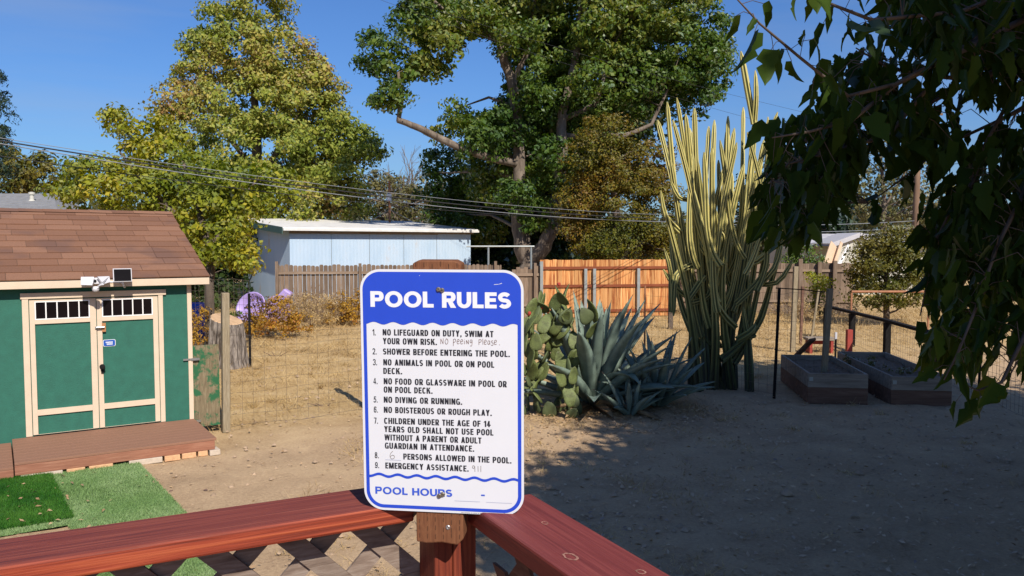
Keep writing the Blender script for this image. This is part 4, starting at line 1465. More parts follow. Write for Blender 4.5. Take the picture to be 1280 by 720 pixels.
o, _, _ = post('fence_post', 'dark wooden post in shade at the right end of the orange fence', 'post', 838, 411, 330, 0.13, M['bark_dark'])
# pipe frame beside the trunk
t = thing('pipe_fence', 'grey galvanised pipe fence frame standing left of the forked trunk', 'fence', g0(625, 28.5))
zt = at(600, 308, 28.5).z
for px in (610.5, 664):
    p = g0(px, 28.5)
    MB().tube([p, p + Vector((0, 0, zt - 0.03))], 0.035, 8).build('post', M['pipe_grey'], t)
p, q = g0(583, 28.5), g0(668, 28.5)
MB().tube([p + Vector((0, 0, zt)), q + Vector((0, 0, zt))], 0.03, 8).build('rail', M['pipe_grey'], t)
# plastic things heaped by the building
def build_plastic():
    c = g0(318, 25.3)
    k = c.y / FPX
    t = thing('play_pool', 'faded purple plastic wading pool leaning on edge by the blue building', 'pool', c)
    T = Matrix.Translation(c + Vector((-0.05, 0, 0.42))) @ Matrix.Scale(0.78, 4) @ Matrix.Rotation(R(-18), 4, 'Z') @ Matrix.Rotation(R(68), 4, 'X')
    w = MB(T)
    w.lathe([(0.44, 0.0), (0.48, 0.06), (0.62, 0.26), (0.68, 0.27), (0.68, 0.24), (0.645, 0.235), (0.505, 0.045), (0.44, 0.035)], None, 24)
    w.build('pool_shell', M['purple'], t, smooth=True)
    c2 = c + Vector((0.55, 0.5, 0))
    o = MB(Matrix.Translation(c2) @ Matrix.Rotation(R(14), 4, 'Y'))
    o.prism([(-0.36, 0.0), (0.34, 0.0), (0.42, 0.5), (0.2, 0.66), (0.3, 1.02), (0.02, 1.12), (-0.12, 0.86), (-0.4, 0.72)], Matrix.Rotation(R(90), 4, 'X'), 0.28)
    tag(o.build('play_slide', M['purple'], None, bevel=0.05), 'pale purple plastic toy slide upright behind the wading pool', 'toy')
    b = gp(241, 412)
    b = Vector((b.x, b.y, 0))
    b = g0(240, 21)
    o = MB(Matrix.Translation(b))
    o.lathe([(0.26, 0), (0.29, 0.02), (0.30, 0.3), (0.31, 0.32), (0.30, 0.34), (0.30, 0.6), (0.31, 0.62), (0.30, 0.64), (0.30, 0.9), (0.27, 0.95), (0.25, 0.95), (0.24, 0.92)], None, 20)
    w = o
    t = tag(w.build('plastic_barrel', M['blue_plastic'], None, smooth=True), 'blue plastic barrel behind the right corner of the shed', 'barrel')
    # dark mesh panel hanging between the shed and the stump
    q = thing('wire_fence', 'square grid wire fence behind the shed corner and the wooden post', 'fence', g0(255, 16.5))
    wire_mesh([(g0(236, 16.8), g0(310, 16.2))], 1.75, 0.02, M['wire'], 'wire_mesh', q, step=0.12, nz=14, rad=0.003)
    MB().bar(g0(310, 16.2), g0(310, 16.2) + Vector((0, 0, 1.5)), 0.04, 0.04).build('post', M['black_paint'], q)


build_plastic()
# ------------------------------------------------------------------ far houses
def far_houses():
    p0 = g0(-60, 26)
    t = thing('house', 'house with a grey shingled roof rising behind the left end of the shed', 'house', p0)
    A, B = at(-90, 266, 25), at(72, 264.5, 25)
    C_, D_ = at(66, 242, 29), at(-90, 242, 29)
    w = MB()
    n = 10
    for i in range(n):
        a, b = A.lerp(D_, i / n), A.lerp(D_, (i + 1) / n)
        c, d = B.lerp(C_, i / n), B.lerp(C_, (i + 1) / n)
        u = Vector((0, 0, 0.03))
        w._add([a + u, c + u, d + Vector((0, 0, 0.004)), b + Vector((0, 0, 0.004)), a, c], [(0, 1, 2, 3), (4, 5, 1, 0)])
    back = Vector((0, 4.2, C_.z * 0 - (C_.z - B.z)))
    w._add([D_, C_, C_ + back, D_ + back], [(0, 1, 2, 3)])
    w._add([B, C_, C_ + back], [(0, 1, 2)])
    w.build('roof', M['asphalt_roof'], t)
    w = MB()
    w.box((A.x + 0.4, A.y + 0.5, 0), (B.x - 0.4, A.y + 7.5, A.z - 0.02))
    w.build('wall', M['pale_wall'], t)
    v = at(40, 252.5, 27.2)
    k = 27.2 / FPX
    w = MB()
    w.lathe([(4.6 * k, -0.25), (4.4 * k, 0.02), (2.6 * k, 0.08), (2.4 * k, 9.0 * k), (3.6 * k, 9.2 * k), (3.7 * k, 12 * k), (0.5 * k, 12.6 * k)], v, 12)
    w.build('vent_pipe', M['pale_wall'], t, smooth=False)
    # pale house on the right
    t = thing('house', 'low pale house with a whitish roof beyond the weathered fence on the right', 'house', g0(1075, 42))
    k = 42 / FPX
    e0, e1 = at(1003, 309, 42), at(1192, 309, 42)
    r0, r1 = at(1012, 294, 46), at(1190, 294, 46)
    w = MB()
    u = Vector((0, 0, 0.08))
    w._add([e0, e1, r1, r0, e0 + u, e1 + u, r1 + u, r0 + u], [(0, 3, 2, 1), (4, 5, 6, 7), (0, 1, 5, 4), (1, 2, 6, 5), (2, 3, 7, 6), (3, 0, 4, 7)])
    dn = Vector((0, 4, -(r0.z - e0.z)))
    w._add([r0, r1, r1 + dn, r0 + dn], [(0, 1, 2, 3)])
    w.build('roof', M['pale_roof'], t)
    MB().box((e0.x + 0.3, e0.y + 0.35, 0), (e1.x - 0.3, e0.y + 7.5, e0.z - 0.01)).build('wall', M['pale_wall'], t)
    # gabled porch end
    ga, gb, gc = at(1036, 307, 39.5), at(1110, 307, 39.5), at(1073, 293.5, 39.5)
    w = MB()
    T = Matrix(((1, 0, 0, 0), (0, 0, -1, ga.y + 0.1), (0, 1, 0, 0), (0, 0, 0, 1)))
    w.prism([(ga.x + 0.25, 0), (gb.x - 0.25, 0), (gb.x - 0.25, ga.z), (gc.x, gc.z - 0.08), (ga.x + 0.25, ga.z)], T, 0.1)
    w.build('gable_wall', M['pale_wall'], t)
    w = MB()
    for p, q in ((ga, gc), (gb, gc)):
        w.bar(p + Vector((0, -0.2, 0)), q + Vector((0, -0.2, 0)), 0.05, 0.22)
        w.bar(p + Vector((0, 1.2, 0.08)), q + Vector((0, 1.2, 0.08)), 2.7, 0.06)
    w.build('gable_roof', M['pale_roof'], t)
    # boards leaning beside it
    for (a, b, c, d, wd, m, lab) in ((1033, 336, 1043, 306, 0.55, 'plywood', 'tan plywood sheet leaning in front of the pale house'),
                                    (1041, 336, 1052, 303, 0.16, 'plywood', 'narrow tan plank leaning between the plywood sheet and the white board'),
                                    (1046, 336, 1061, 307, 0.18, 'white_vinyl', 'white board leaning steepest in front of the pale house')):
        o = MB().bar(at(a, b, 37.5), at(c, d, 38.6), wd, 0.04, (0, 1, 0.3)).build('leaning_board', M[m])
        p = tag(o, lab, 'board', 'boards leaning by the pale house')


far_houses()


# ------------------------------------------------------------------ lines overhead
def cable(name, label, A, B, sag, r, mat, ext=(0.25, 0.3)):
    pts = []
    for f in np.linspace(-ext[0], 1 + ext[1], 40):
        p = A.lerp(B, f)
        p.z -= sag * 4 * f * (1 - f)
        pts.append(p)
    o = MB().tube(pts, r, 6).build(name, mat, None, smooth=True)
    tag(o, label, 'cable', 'overhead cables')


cable('overhead_cable', 'thickest black overhead cable sloping down from the left edge to the cactus', at(0, 176, 13), at(850, 273.5, 26.5), 0.27, 0.013, M['cable'])
cable('overhead_cable', 'thin grey wire running just above the thick black cable', at(0, 172.5, 13.2), at(850, 269, 26.7), 0.25, 0.006, M['cable_grey'])
cable('overhead_cable', 'grey service wire just below the thick cable above the metal building', at(0, 179.5, 13.4), at(850, 277.5, 26.9), 0.30, 0.009, M['cable_grey'])
cable('overhead_cable', 'lowest dark wire at the left passing in front of the yellow green tree', at(0, 195, 13.6), at(850, 276, 26.2), 0.29, 0.007, M['cable'], (0.25, 0.0))
cable('overhead_cable', 'faint upper wire crossing the crown of the big green tree', at(480, -8, 26), at(905, 116, 30), 0.1, 0.0045, M['cable'])
cable('overhead_cable', 'faint lower wire crossing the crown of the big green tree', at(560, 30, 26), at(930, 146, 30), 0.1, 0.0045, M['cable'])
p = g0(1143, 46)
t = thing('utility_pole', 'tall brown wooden utility pole seen through the dark leaves at right', 'pole', p)
zt = at(1145, 128, 46).z
MB().tube([p, p + Vector((0.05, 0, zt * 0.5)), p + Vector((0.1, 0, zt))], [0.19, 0.17, 0.14], 10).build('pole', M['pole_wood'], t, smooth=True)
MB().bar(p + Vector((-1.1, -0.2, zt - 0.7)), p + Vector((1.3, -0.2, zt - 0.7)), 0.1, 0.12).build('cross_arm', M['pole_wood'], t)
for (a, b, lab) in ((276, 281, 'upper pale wire running right past the pale house roof'), (284.5, 290, 'lower pale wire running right past the pale house roof')):
    cable('overhead_cable', lab, at(930, b, 44), at(1143, a, 45.7), 0.1, 0.014, M['cable_grey'], (0.2, 0.0))


# ------------------------------------------------------------------ shrubs and weeds in the field
def shrub(name, label, base, stems, blobs, mat, group=None, **kw):
    t = tree(name, label, 'shrub', base, stems, blobs, mat, M['bark_twig'], group=group, **kw)
    for ch in t.children:
        ch.name = 'stems' if ch.name.startswith('trunk') else 'foliage'
    return t


DG = 'dry golden shrubs along the grey fence'


def stem_at(px, Y, h=0.5, n=5):
    rs = np.random.default_rng(int(px))
    out = []
    for i in range(n):
        d = rs.uniform(-14, 14)
        y = gy(Y)
        out.append([(px + d * 0.4, y, Y, 0.012), (px + d, y - h * 500 / Y, Y, 0.009), (px + d * 1.8, y - h * 1000 / Y, Y, 0.004)])
    return out


shrub('dry_shrub', 'golden leaved shrub with orange tints in front of the purple plastic toys', g0(332, 21.5), stem_at(332, 21.5, 1.1),
      [(324, 402, 21.5, 28, 28), (350, 398, 21.2, 28, 32), (340, 418, 21, 38, 20), (312, 424, 21, 26, 18), (372, 408, 21.4, 18, 22)], M['lf_dry'], DG, per=26, leaves=60, size=0.075, puff=0.2, limbs=14, seed=21)
shrub('dry_shrub', 'brown thin dry weeds at the foot of the grey fence between two golden shrubs', g0(392, 24), stem_at(392, 24, 0.9, 9),
      [(384, 396, 24, 28, 26), (408, 394, 24, 24, 26), (395, 412, 23.8, 40, 12)], M['lf_straw'], DG, per=26, leaves=46, size=0.085, puff=0.2, limbs=26, seed=22, aspect=0.18)
shrub('dry_shrub', 'tall tangled straw coloured brush behind the thin weeds along the grey fence', g0(385, 25.4), stem_at(385, 25.4, 1.2, 12),
      [(372, 385, 25.4, 22, 22), (398, 382, 25.4, 26, 22), (420, 388, 25.3, 18, 20), (358, 392, 25.2, 18, 20)], M['lf_straw'], DG, per=22, leaves=50, size=0.10, puff=0.24, limbs=30, seed=31, aspect=0.2)
shrub('dry_shrub', 'yellow leaved shrub against the grey fence just left of the sign', g0(432, 24.6), stem_at(432, 24.6, 1.1, 7),
      [(422, 394, 24.6, 24, 24), (446, 386, 24.6, 24, 30), (470, 392, 24.6, 24, 28), (500, 395, 24.8, 22, 24), (440, 408, 24.4, 34, 14)], M['lf_dry'], DG, per=24, leaves=55, size=0.08, puff=0.2, limbs=18, seed=23)
shrub('dry_shrub', 'dry golden weeds behind the shed corner left of the stump', g0(243, 17.3), stem_at(243, 17.3, 0.7, 6),
      [(243, 402, 17.3, 18, 26), (250, 420, 17, 18, 18)], M['lf_dry'], DG, per=34, leaves=60, size=0.06, puff=0.15, limbs=10, seed=24)
shrub('green_weed', 'small green weed growing beside the cut top of the stump', g0(293, 16.6), stem_at(293, 16.6, 0.9, 4),
      [(292, 392, 16.6, 9, 14), (290, 410, 16.7, 8, 12)], M['lf_green'], None, per=40, leaves=50, size=0.06, puff=0.14, limbs=6, seed=25)
shrub('dry_shrub', 'tall dry golden weeds in front of the brown fence right of the cactus', g0(1000, 25), stem_at(1000, 25, 0.7, 9),
      [(985, 385, 25, 24, 16), (1015, 390, 25, 24, 12), (1050, 385, 25.5, 26, 12)], M['lf_straw'], 'dry weeds on the right', per=24, leaves=44, size=0.10, puff=0.2, limbs=20, seed=26, aspect=0.2)
shrub('green_weed', 'pale green weeds on the bare strip in the middle of the dry field', g0(345, 17.6), stem_at(345, 17.6, 0.12, 4),
      [(333, 446, 17.6, 10, 5), (352, 448, 17.4, 12, 5), (365, 445, 17.8, 8, 4)], M['lf_olive'], None, per=60, leaves=26, size=0.055, puff=0.10, limbs=4, seed=27)
shrub('green_weed', 'tiny green tuft in the straw nearest the wire fence', g0(408, 12.2), stem_at(408, 12.2, 0.05, 4),
      [(405, 507, 12.2, 8, 4)], M['lf_green'], None, per=120, leaves=30, size=0.045, puff=0.06, limbs=3, seed=28)


# dry grass: one mass over the field and sparse patches by the deck
def straw():
    rs = np.random.default_rng(17)
    P = []
    n = 190000
    y = rs.uniform(9.0, 30, n)
    x = rs.uniform(-0.46, 0.72, n) * y
    m = (y - 0.55 * x) > rs.uniform(12.2, 16.5, n)
    nz = np.sin(x * 1.7 + y * 0.8) * np.sin(y * 1.3 - x * 0.6) + np.sin(x * 4.1 - y * 2.2) * 0.5
    m &= nz > rs.uniform(-1.6, 1.2, n)
    P.append(np.stack([x[m], y[m], 0 * x[m]], 1))
    n = 60000
    y = rs.uniform(5.5, 12.5, n)
    x = rs.uniform(-0.5, 0.35, n) * y
    nz = np.sin(x * 2.3 + y * 1.1 + 1.0) * np.sin(y * 1.9 - x * 0.8) + 0.6 * np.sin(x * 5.1 + 2 + y * 3)
    m = (nz > rs.uniform(0.15, 1.5, n)) & ~((x < -2.1) & (y < 10.4 + 0.65 * (x + 4.2)))
    P.append(np.stack([x[m], y[m], 0 * x[m]], 1))
    for k in range(230):
        y0 = rs.uniform(6.2, 20)
        x0 = rs.uniform(-0.45, 0.68) * y0
        if (x0 < -2.0 and y0 < 10.6 + 0.65 * (x0 + 4.2)) or (rs.uniform() < 0.6 and x0 > 0.5 and y0 < 13):
            continue
        m_ = int(rs.integers(12, 70))
        q = rs.normal(size=(m_, 2)) * rs.uniform(0.02, 0.10)
        P.append(np.stack([x0 + q[:, 0], y0 + q[:, 1], 0 * q[:, 0]], 1))
    P = np.concatenate(P)
    n = len(P)
    h = rs.gamma(2.0, 0.022, n) * np.clip(P[:, 1] / 15, 0.5, 1.25)
    h *= 1 + 1.2 * (np.sin(P[:, 0] * 2.9 + P[:, 1]) * np.sin(P[:, 1] * 2.3 - P[:, 0] * 1.3) > 0.45) + 2.5 * np.clip((P[:, 1] - 21) / 4, 0, 1) * (rs.uniform(0, 1, n) < 0.3)
    a = rs.uniform(0, 2 * np.pi, n)
    s = np.stack([np.cos(a), np.sin(a), 0 * a], 1) * (0.0022 + 0.00022 * P[:, 1])[:, None]
    tip = P + np.stack([rs.normal(0, 1.1, n) * h, rs.normal(0, 1.1, n) * h, h], 1)
    o = np_mesh('dry_grass', np.stack([P - s, P + s, tip], 1).reshape(-1, 3), None, 3, M['lf_straw'])
    o['kind'] = 'stuff'
    o['label'] = 'short dry straw grass over the field'
    # fallen leaves and twigs
    n = 9500
    y = rs.uniform(5.2, 20, n)
    x = rs.uniform(-0.5, 0.7, n) * y
    keep = rs.uniform(0, 1, n) < np.where((x > 0.3) & (y < 13), 0.85, 0.12)
    keep |= (np.hypot(x - 1.6, (y - 11.4) * 0.8) < 1.9)
    C = np.stack([x, y, 0 * x + 0.024], 1)[keep]
    bed = rs.normal(size=(900, 2)) * np.array([1.1, 0.5]) + np.array([1.7, 11.3])
    C = np.concatenate([C, np.concatenate([bed, np.full((900, 1), 0.03)], 1)])
    # some lie on the turf
    tp = np.array([tuple(gp(a, b, 0.06)) for a, b in zip(rs.uniform(62, 190, 26), rs.uniform(590, 660, 26))])
    tp2 = np.array([tuple(gp(a, b, 0.07)) for a, b in zip(rs.uniform(5, 66, 22), rs.uniform(602, 668, 22))])
    C = np.concatenate([C, tp, tp2])
    V = leaf_quads(C, 0.055, None, up=2.2, aspect=0.5, rs=rs)
    V[:, 2] = np.maximum(V[:, 2], 0.012)
    o = np_mesh('fallen_leaves', V, None, 4, M['lf_litter'])
    o['kind'] = 'stuff'
    o['label'] = 'fallen dry leaves scattered on the ground'
    # small stones and clods
    n = 2600
    y = rs.uniform(5.5, 16, n)
    x = rs.uniform(-0.5, 0.66, n) * y
    w = MB()
    V, F = [], []
    base = np.array([(1, 0, 0), (0, 1, 0), (-1, 0, 0), (0, -1, 0), (0, 0, 0.8), (0.5, 0.5, 0.45)])
    for i in range(n):
        r = rs.gamma(1.6, 0.007) + 0.004
        a = rs.uniform(0, 6.28)
        ca, sa = math.cos(a), math.sin(a)
        b = base * rs.uniform(0.7, 1.3, (6, 3)) * r
        q = np.stack([b[:, 0] * ca - b[:, 1] * sa + x[i], b[:, 0] * sa + b[:, 1] * ca + y[i], b[:, 2] + 0.008], 1)
        k = len(V) * 6
        V.append(q)
        F += [(k, k + 5, k + 4), (k + 5, k + 1, k + 4), (k + 1, k + 2, k + 4), (k + 2, k + 3, k + 4), (k + 3, k, k + 4), (k, k + 1, k + 5)]
    o = np_mesh('clods', np.concatenate(V), np.array(F), 3, plain('clod', (0.36, 0.25, 0.16), 0.95, var=0.3, scale=3))
    o['kind'] = 'stuff'
    o['label'] = 'small clods and stones on the bare soil'


straw()


# ------------------------------------------------------------------ prickly pear
def pad_mesh(name, L, W, T, mat, seed):
    rs = np.random.default_rng(seed)
    nu, nv = 9, 12
    V = [(0, 0, 0)]
    bx_, by_ = rs.normal(0, 0.05), rs.normal(0, 0.08)
    for i in range(1, nu):
        s = i / nu
        half = W / 2 * (math.sin(math.pi * s ** 0.72)) ** 0.62 * (1 + 0.04 * math.sin(7 * s + bx_ * 30))
        th = T / 2 * math.sin(math.pi * s) ** 0.5
        for k in range(nv):
            a = 2 * math.pi * k / nv
            V.append((half * math.cos(a) + bx_ * L * s * s, th * math.sin(a) + by_ * L * s * s * 2 + 0.12 * half * math.cos(a) ** 2, L * s))
    V.append((bx_ * L, by_ * L * 2, L))
    F = []
    for k in range(nv):
        F.append((0, 1 + (k + 1) % nv, 1 + k))
    for i in range(nu - 2):
        for k in range(nv):
            a = 1 + i * nv
            F.append((a + k, a + (k + 1) % nv, a + nv + (k + 1) % nv, a + nv + k))
    a = 1 + (nu - 2) * nv
    for k in range(nv):
        F.append((a + k, a + (k + 1) % nv, len(V) - 1))
    me = bpy.data.meshes.new(name)
    me.from_pydata(V, [], F)
    me.materials.append(mat)
    me.polygons.foreach_set('use_smooth', [True] * len(F))
    me.update()
    return me


def build_opuntia():
    rs = np.random.default_rng(31)
    c = Vector((0.55, 11.75, 0))
    t = thing('prickly_pear', 'sprawling prickly pear cactus with flat green pads beside the right edge of the sign', 'cactus', c)
    me = [pad_mesh('pad', 0.34, 0.25, 0.040, M['pad'], 1), pad_mesh('pad', 0.33, 0.22, 0.04, M['pad'], 2), pad_mesh('pad', 0.40, 0.23, 0.045, M['pad'], 3),
          pad_mesh('pad', 0.27, 0.22, 0.05, M['pad_old'], 4), pad_mesh('pad', 0.30, 0.19, 0.03, M['pad'], 6)]
    fr = bpy.data.meshes.new('fruit')
    w = MB()
    w.lathe([(0.010, 0), (0.024, 0.02), (0.026, 0.045), (0.018, 0.06), (0.005, 0.058)], None, 8)
    fr.from_pydata([tuple(v) for v in w.v], [], w.f)
    fr.materials.append(M['fruit'])
    cnt = [0]
    queue = []
    tips = []

    def grow(p, d, lev, top):
        if cnt[0] > 98:
            return
        k = int(rs.integers(0, 5)) if lev > 0 else 3
        sc = rs.uniform(0.78, 1.05)
        z = d.normalized()
        f = Vector(rs.normal(0, 1, 3))
        f = Vector((f.x * 0.8, f.y * 1.0 - 0.5, f.z * 0.3))
        y = (f - z * f.dot(z)).normalized()
        x = y.cross(z)
        Mx = Matrix(((x.x, y.x, z.x, p.x - c.x), (x.y, y.y, z.y, p.y - c.y), (x.z, y.z, z.z, p.z - c.z), (0, 0, 0, 1))) @ Matrix.Scale(sc, 4)
        o = bpy.data.objects.new('pad', me[k])
        COL.objects.link(o)
        o.parent = t
        o.matrix_local = Mx
        cnt[0] += 1
        L = (0.36, 0.33, 0.40, 0.27, 0.30)[k] * sc
        e = p + z * (L * 0.93)
        if e.z > top or lev > 7:
            tips.append((e, z))
            return
        nb = 1 if rs.uniform() < 0.68 else 2
        for i in range(nb):
            s = rs.uniform(-1, 1)
            q = p + z * L * rs.uniform(0.78, 0.94) + x * (s * 0.07 * sc)
            nd = (z * 0.6 + x * s * 0.6 + Vector((c.x - p.x, c.y - p.y, 0)) * 0.5 + Vector(rs.normal(0, 0.26, 3)) + Vector((0, -0.05, 0.62))).normalized()
            if q.z < 0.4 and nd.z < 0.3:
                nd.z += 0.5
            queue.append((q, nd, lev + 1, top))
    for (dx, dy, lean, top) in ((-0.18, 0.0, (-0.05, 0, 1), 1.95), (0.12, 0.05, (0.0, 0.0, 1), 2.0), (0.02, -0.22, (-0.2, -0.2, 0.9), 1.5), (0.36, -0.12, (0.15, -0.1, 0.9), 1.6),
                                (-0.36, -0.1, (-0.2, -0.1, 0.9), 1.35), (0.28, -0.35, (0.25, -0.4, 0.7), 0.7), (-0.3, 0.2, (-0.05, 0.1, 1), 1.9), (0.30, 0.15, (0.05, 0.1, 1), 1.75)):
        queue.append((c + Vector((dx, dy, -0.03)), Vector(lean).normalized(), 0, top))
    while queue:
        grow(*queue.pop(0))
    for i, (e, z) in enumerate(tips[:30:4]):
        o = bpy.data.objects.new('fruit', fr)
        COL.objects.link(o)
        o.parent = t
        o.location = e - c
        o.rotation_euler = z.to_track_quat('Z', 'Y').to_euler()


build_opuntia()


# ------------------------------------------------------------------ agaves
def agave(name, label, c, leaves, mat=None):
    """leaves: (heading deg, lift deg, length, width, droop)"""
    rs = np.random.default_rng(int(c.x * 100))
    t = thing(name, label, 'agave', c)
    for (az, lift, L, W, droop) in leaves:
        n = 12
        w = MB()
        h = Vector((math.sin(R(az)), math.cos(R(az)), 0))
        p = c + h * 0.07 + Vector((0, 0, 0.05))
        a = R(lift)
        rows = []
        roll = rs.normal(0, 0.15)
        for i in range(n + 1):
            s = i / n
            d = h * math.cos(a) + Vector((0, 0, math.sin(a)))
            sx_ = Vector((h.y, -h.x, 0))
            nm = sx_.cross(d)
            sx_ = (sx_ * math.cos(roll) + nm * math.sin(roll))
            nm = sx_.cross(d)
            ww = W * (0.62 + 0.75 * math.sin(min(1, s * 1.05) * math.pi * 0.62)) * 0.74 * (1 - s ** 3.2) + 0.006
            th = 0.05 * (1 - s) + 0.008
            cup = 0.30 * ww * (1 - 0.4 * s)
            row = []
            for j, u in enumerate((-1, -0.5, 0, 0.5, 1)):
                row.append(p + sx_ * (u * ww / 2) + nm * (cup * u * u))
            for u in (0.55, 0, -0.55):
                row.append(p + sx_ * (u * ww / 2) + nm * (cup * u * u * 0.9 - th))
            rows.append(row)
            p = p + d * (L / n)
            a -= R(droop) / n * (0.4 + 1.6 * s)
        V = [q for r_ in rows for q in r_]
        m = 8
        F = []
        for i in range(n):
            for j in range(m):
                F.append((i * m + j, i * m + (j + 1) % m, (i + 1) * m + (j + 1) % m, (i + 1) * m + j))
        F.append(tuple(range(n * m, n * m + m)))
        w._add(V, F)
        lf = w.build('leaf', M['agave_dead'] if lift < 6 else M['agave'], t, smooth=True, label='dead brown leaf' if lift < 6 else None)
        sp = MB()
        e = sum((q for q in rows[-1]), Vector()) / m
        d = (e - sum((q for q in rows[-2]), Vector()) / m).normalized()
        sp.tube([e - d * 0.01, e + d * 0.045], [0.006, 0.001], 5)
        # marginal teeth
        for i in range(2, n, 1):
            for j in (0, 4):
                q = rows[i][j]
                o_ = (q - rows[i][2]).normalized()
                dd = (rows[i][j] - rows[i - 1][j]).normalized()
                sp._add([q - dd * 0.010, q + dd * 0.010, q + o_ * 0.014 + dd * 0.006], [(0, 1, 2)])
        sp.build('leaf_teeth', M['agave_spine'], lf)
    return t


def build_agaves():
    rs = np.random.default_rng(77)
    L1 = []
    for i in range(36):
        az = i * 137.5 + 20
        f = i / 35
        L1.append((az + rs.normal(0, 8), 84 - 74 * f ** 1.15 + rs.normal(0, 3), rs.uniform(1.5, 1.95) * (1 - 0.10 * f), rs.uniform(0.24, 0.31), rs.uniform(2, 14) + 14 * f))
    L1 += [(60, 34, 1.75, 0.22, 6), (78, 22, 1.7, 0.2, 0), (95, 45, 1.7, 0.22, 8), (120, 40, 1.5, 0.24, 30), (150, 58, 1.35, 0.24, 95), (40, 55, 1.75, 0.22, 5), (110, 15, 1.3, 0.2, 5), (-20, 70, 1.8, 0.2, 4), (65, 62, 1.8, 0.22, 4), (170, 4, 1.0, 0.16, 12), (205, 5, 1.1, 0.14, 14), (140, 3, 0.9, 0.15, 12), (230, 5, 1.0, 0.15, 12)]
    agave('agave', 'large blue green agave with long stiff leaves between the prickly pear and the columnar cactus', Vector((1.25, 12.3, 0)), L1)
    L2 = []
    for i in range(24):
        az = i * 137.5 + 70
        f = i / 23
        L2.append((az + rs.normal(0, 8), 82 - 70 * f + rs.normal(0, 4), rs.uniform(0.95, 1.2) * (1 - 0.12 * f), rs.uniform(0.13, 0.17), rs.uniform(2, 12) + 14 * f))
    agave('agave', 'smaller shaded agave right of the large one at the foot of the columnar cactus', Vector((2.25, 12.25, 0)), L2)
    L3 = [(i * 137.5, 78 - 62 * i / 13 + rs.normal(0, 4), rs.uniform(0.5, 0.65), 0.10, 10) for i in range(14)]
    agave('agave', 'young small agave in shade in front of the large agave', Vector((1.72, 11.6, 0)), L3)


build_agaves()


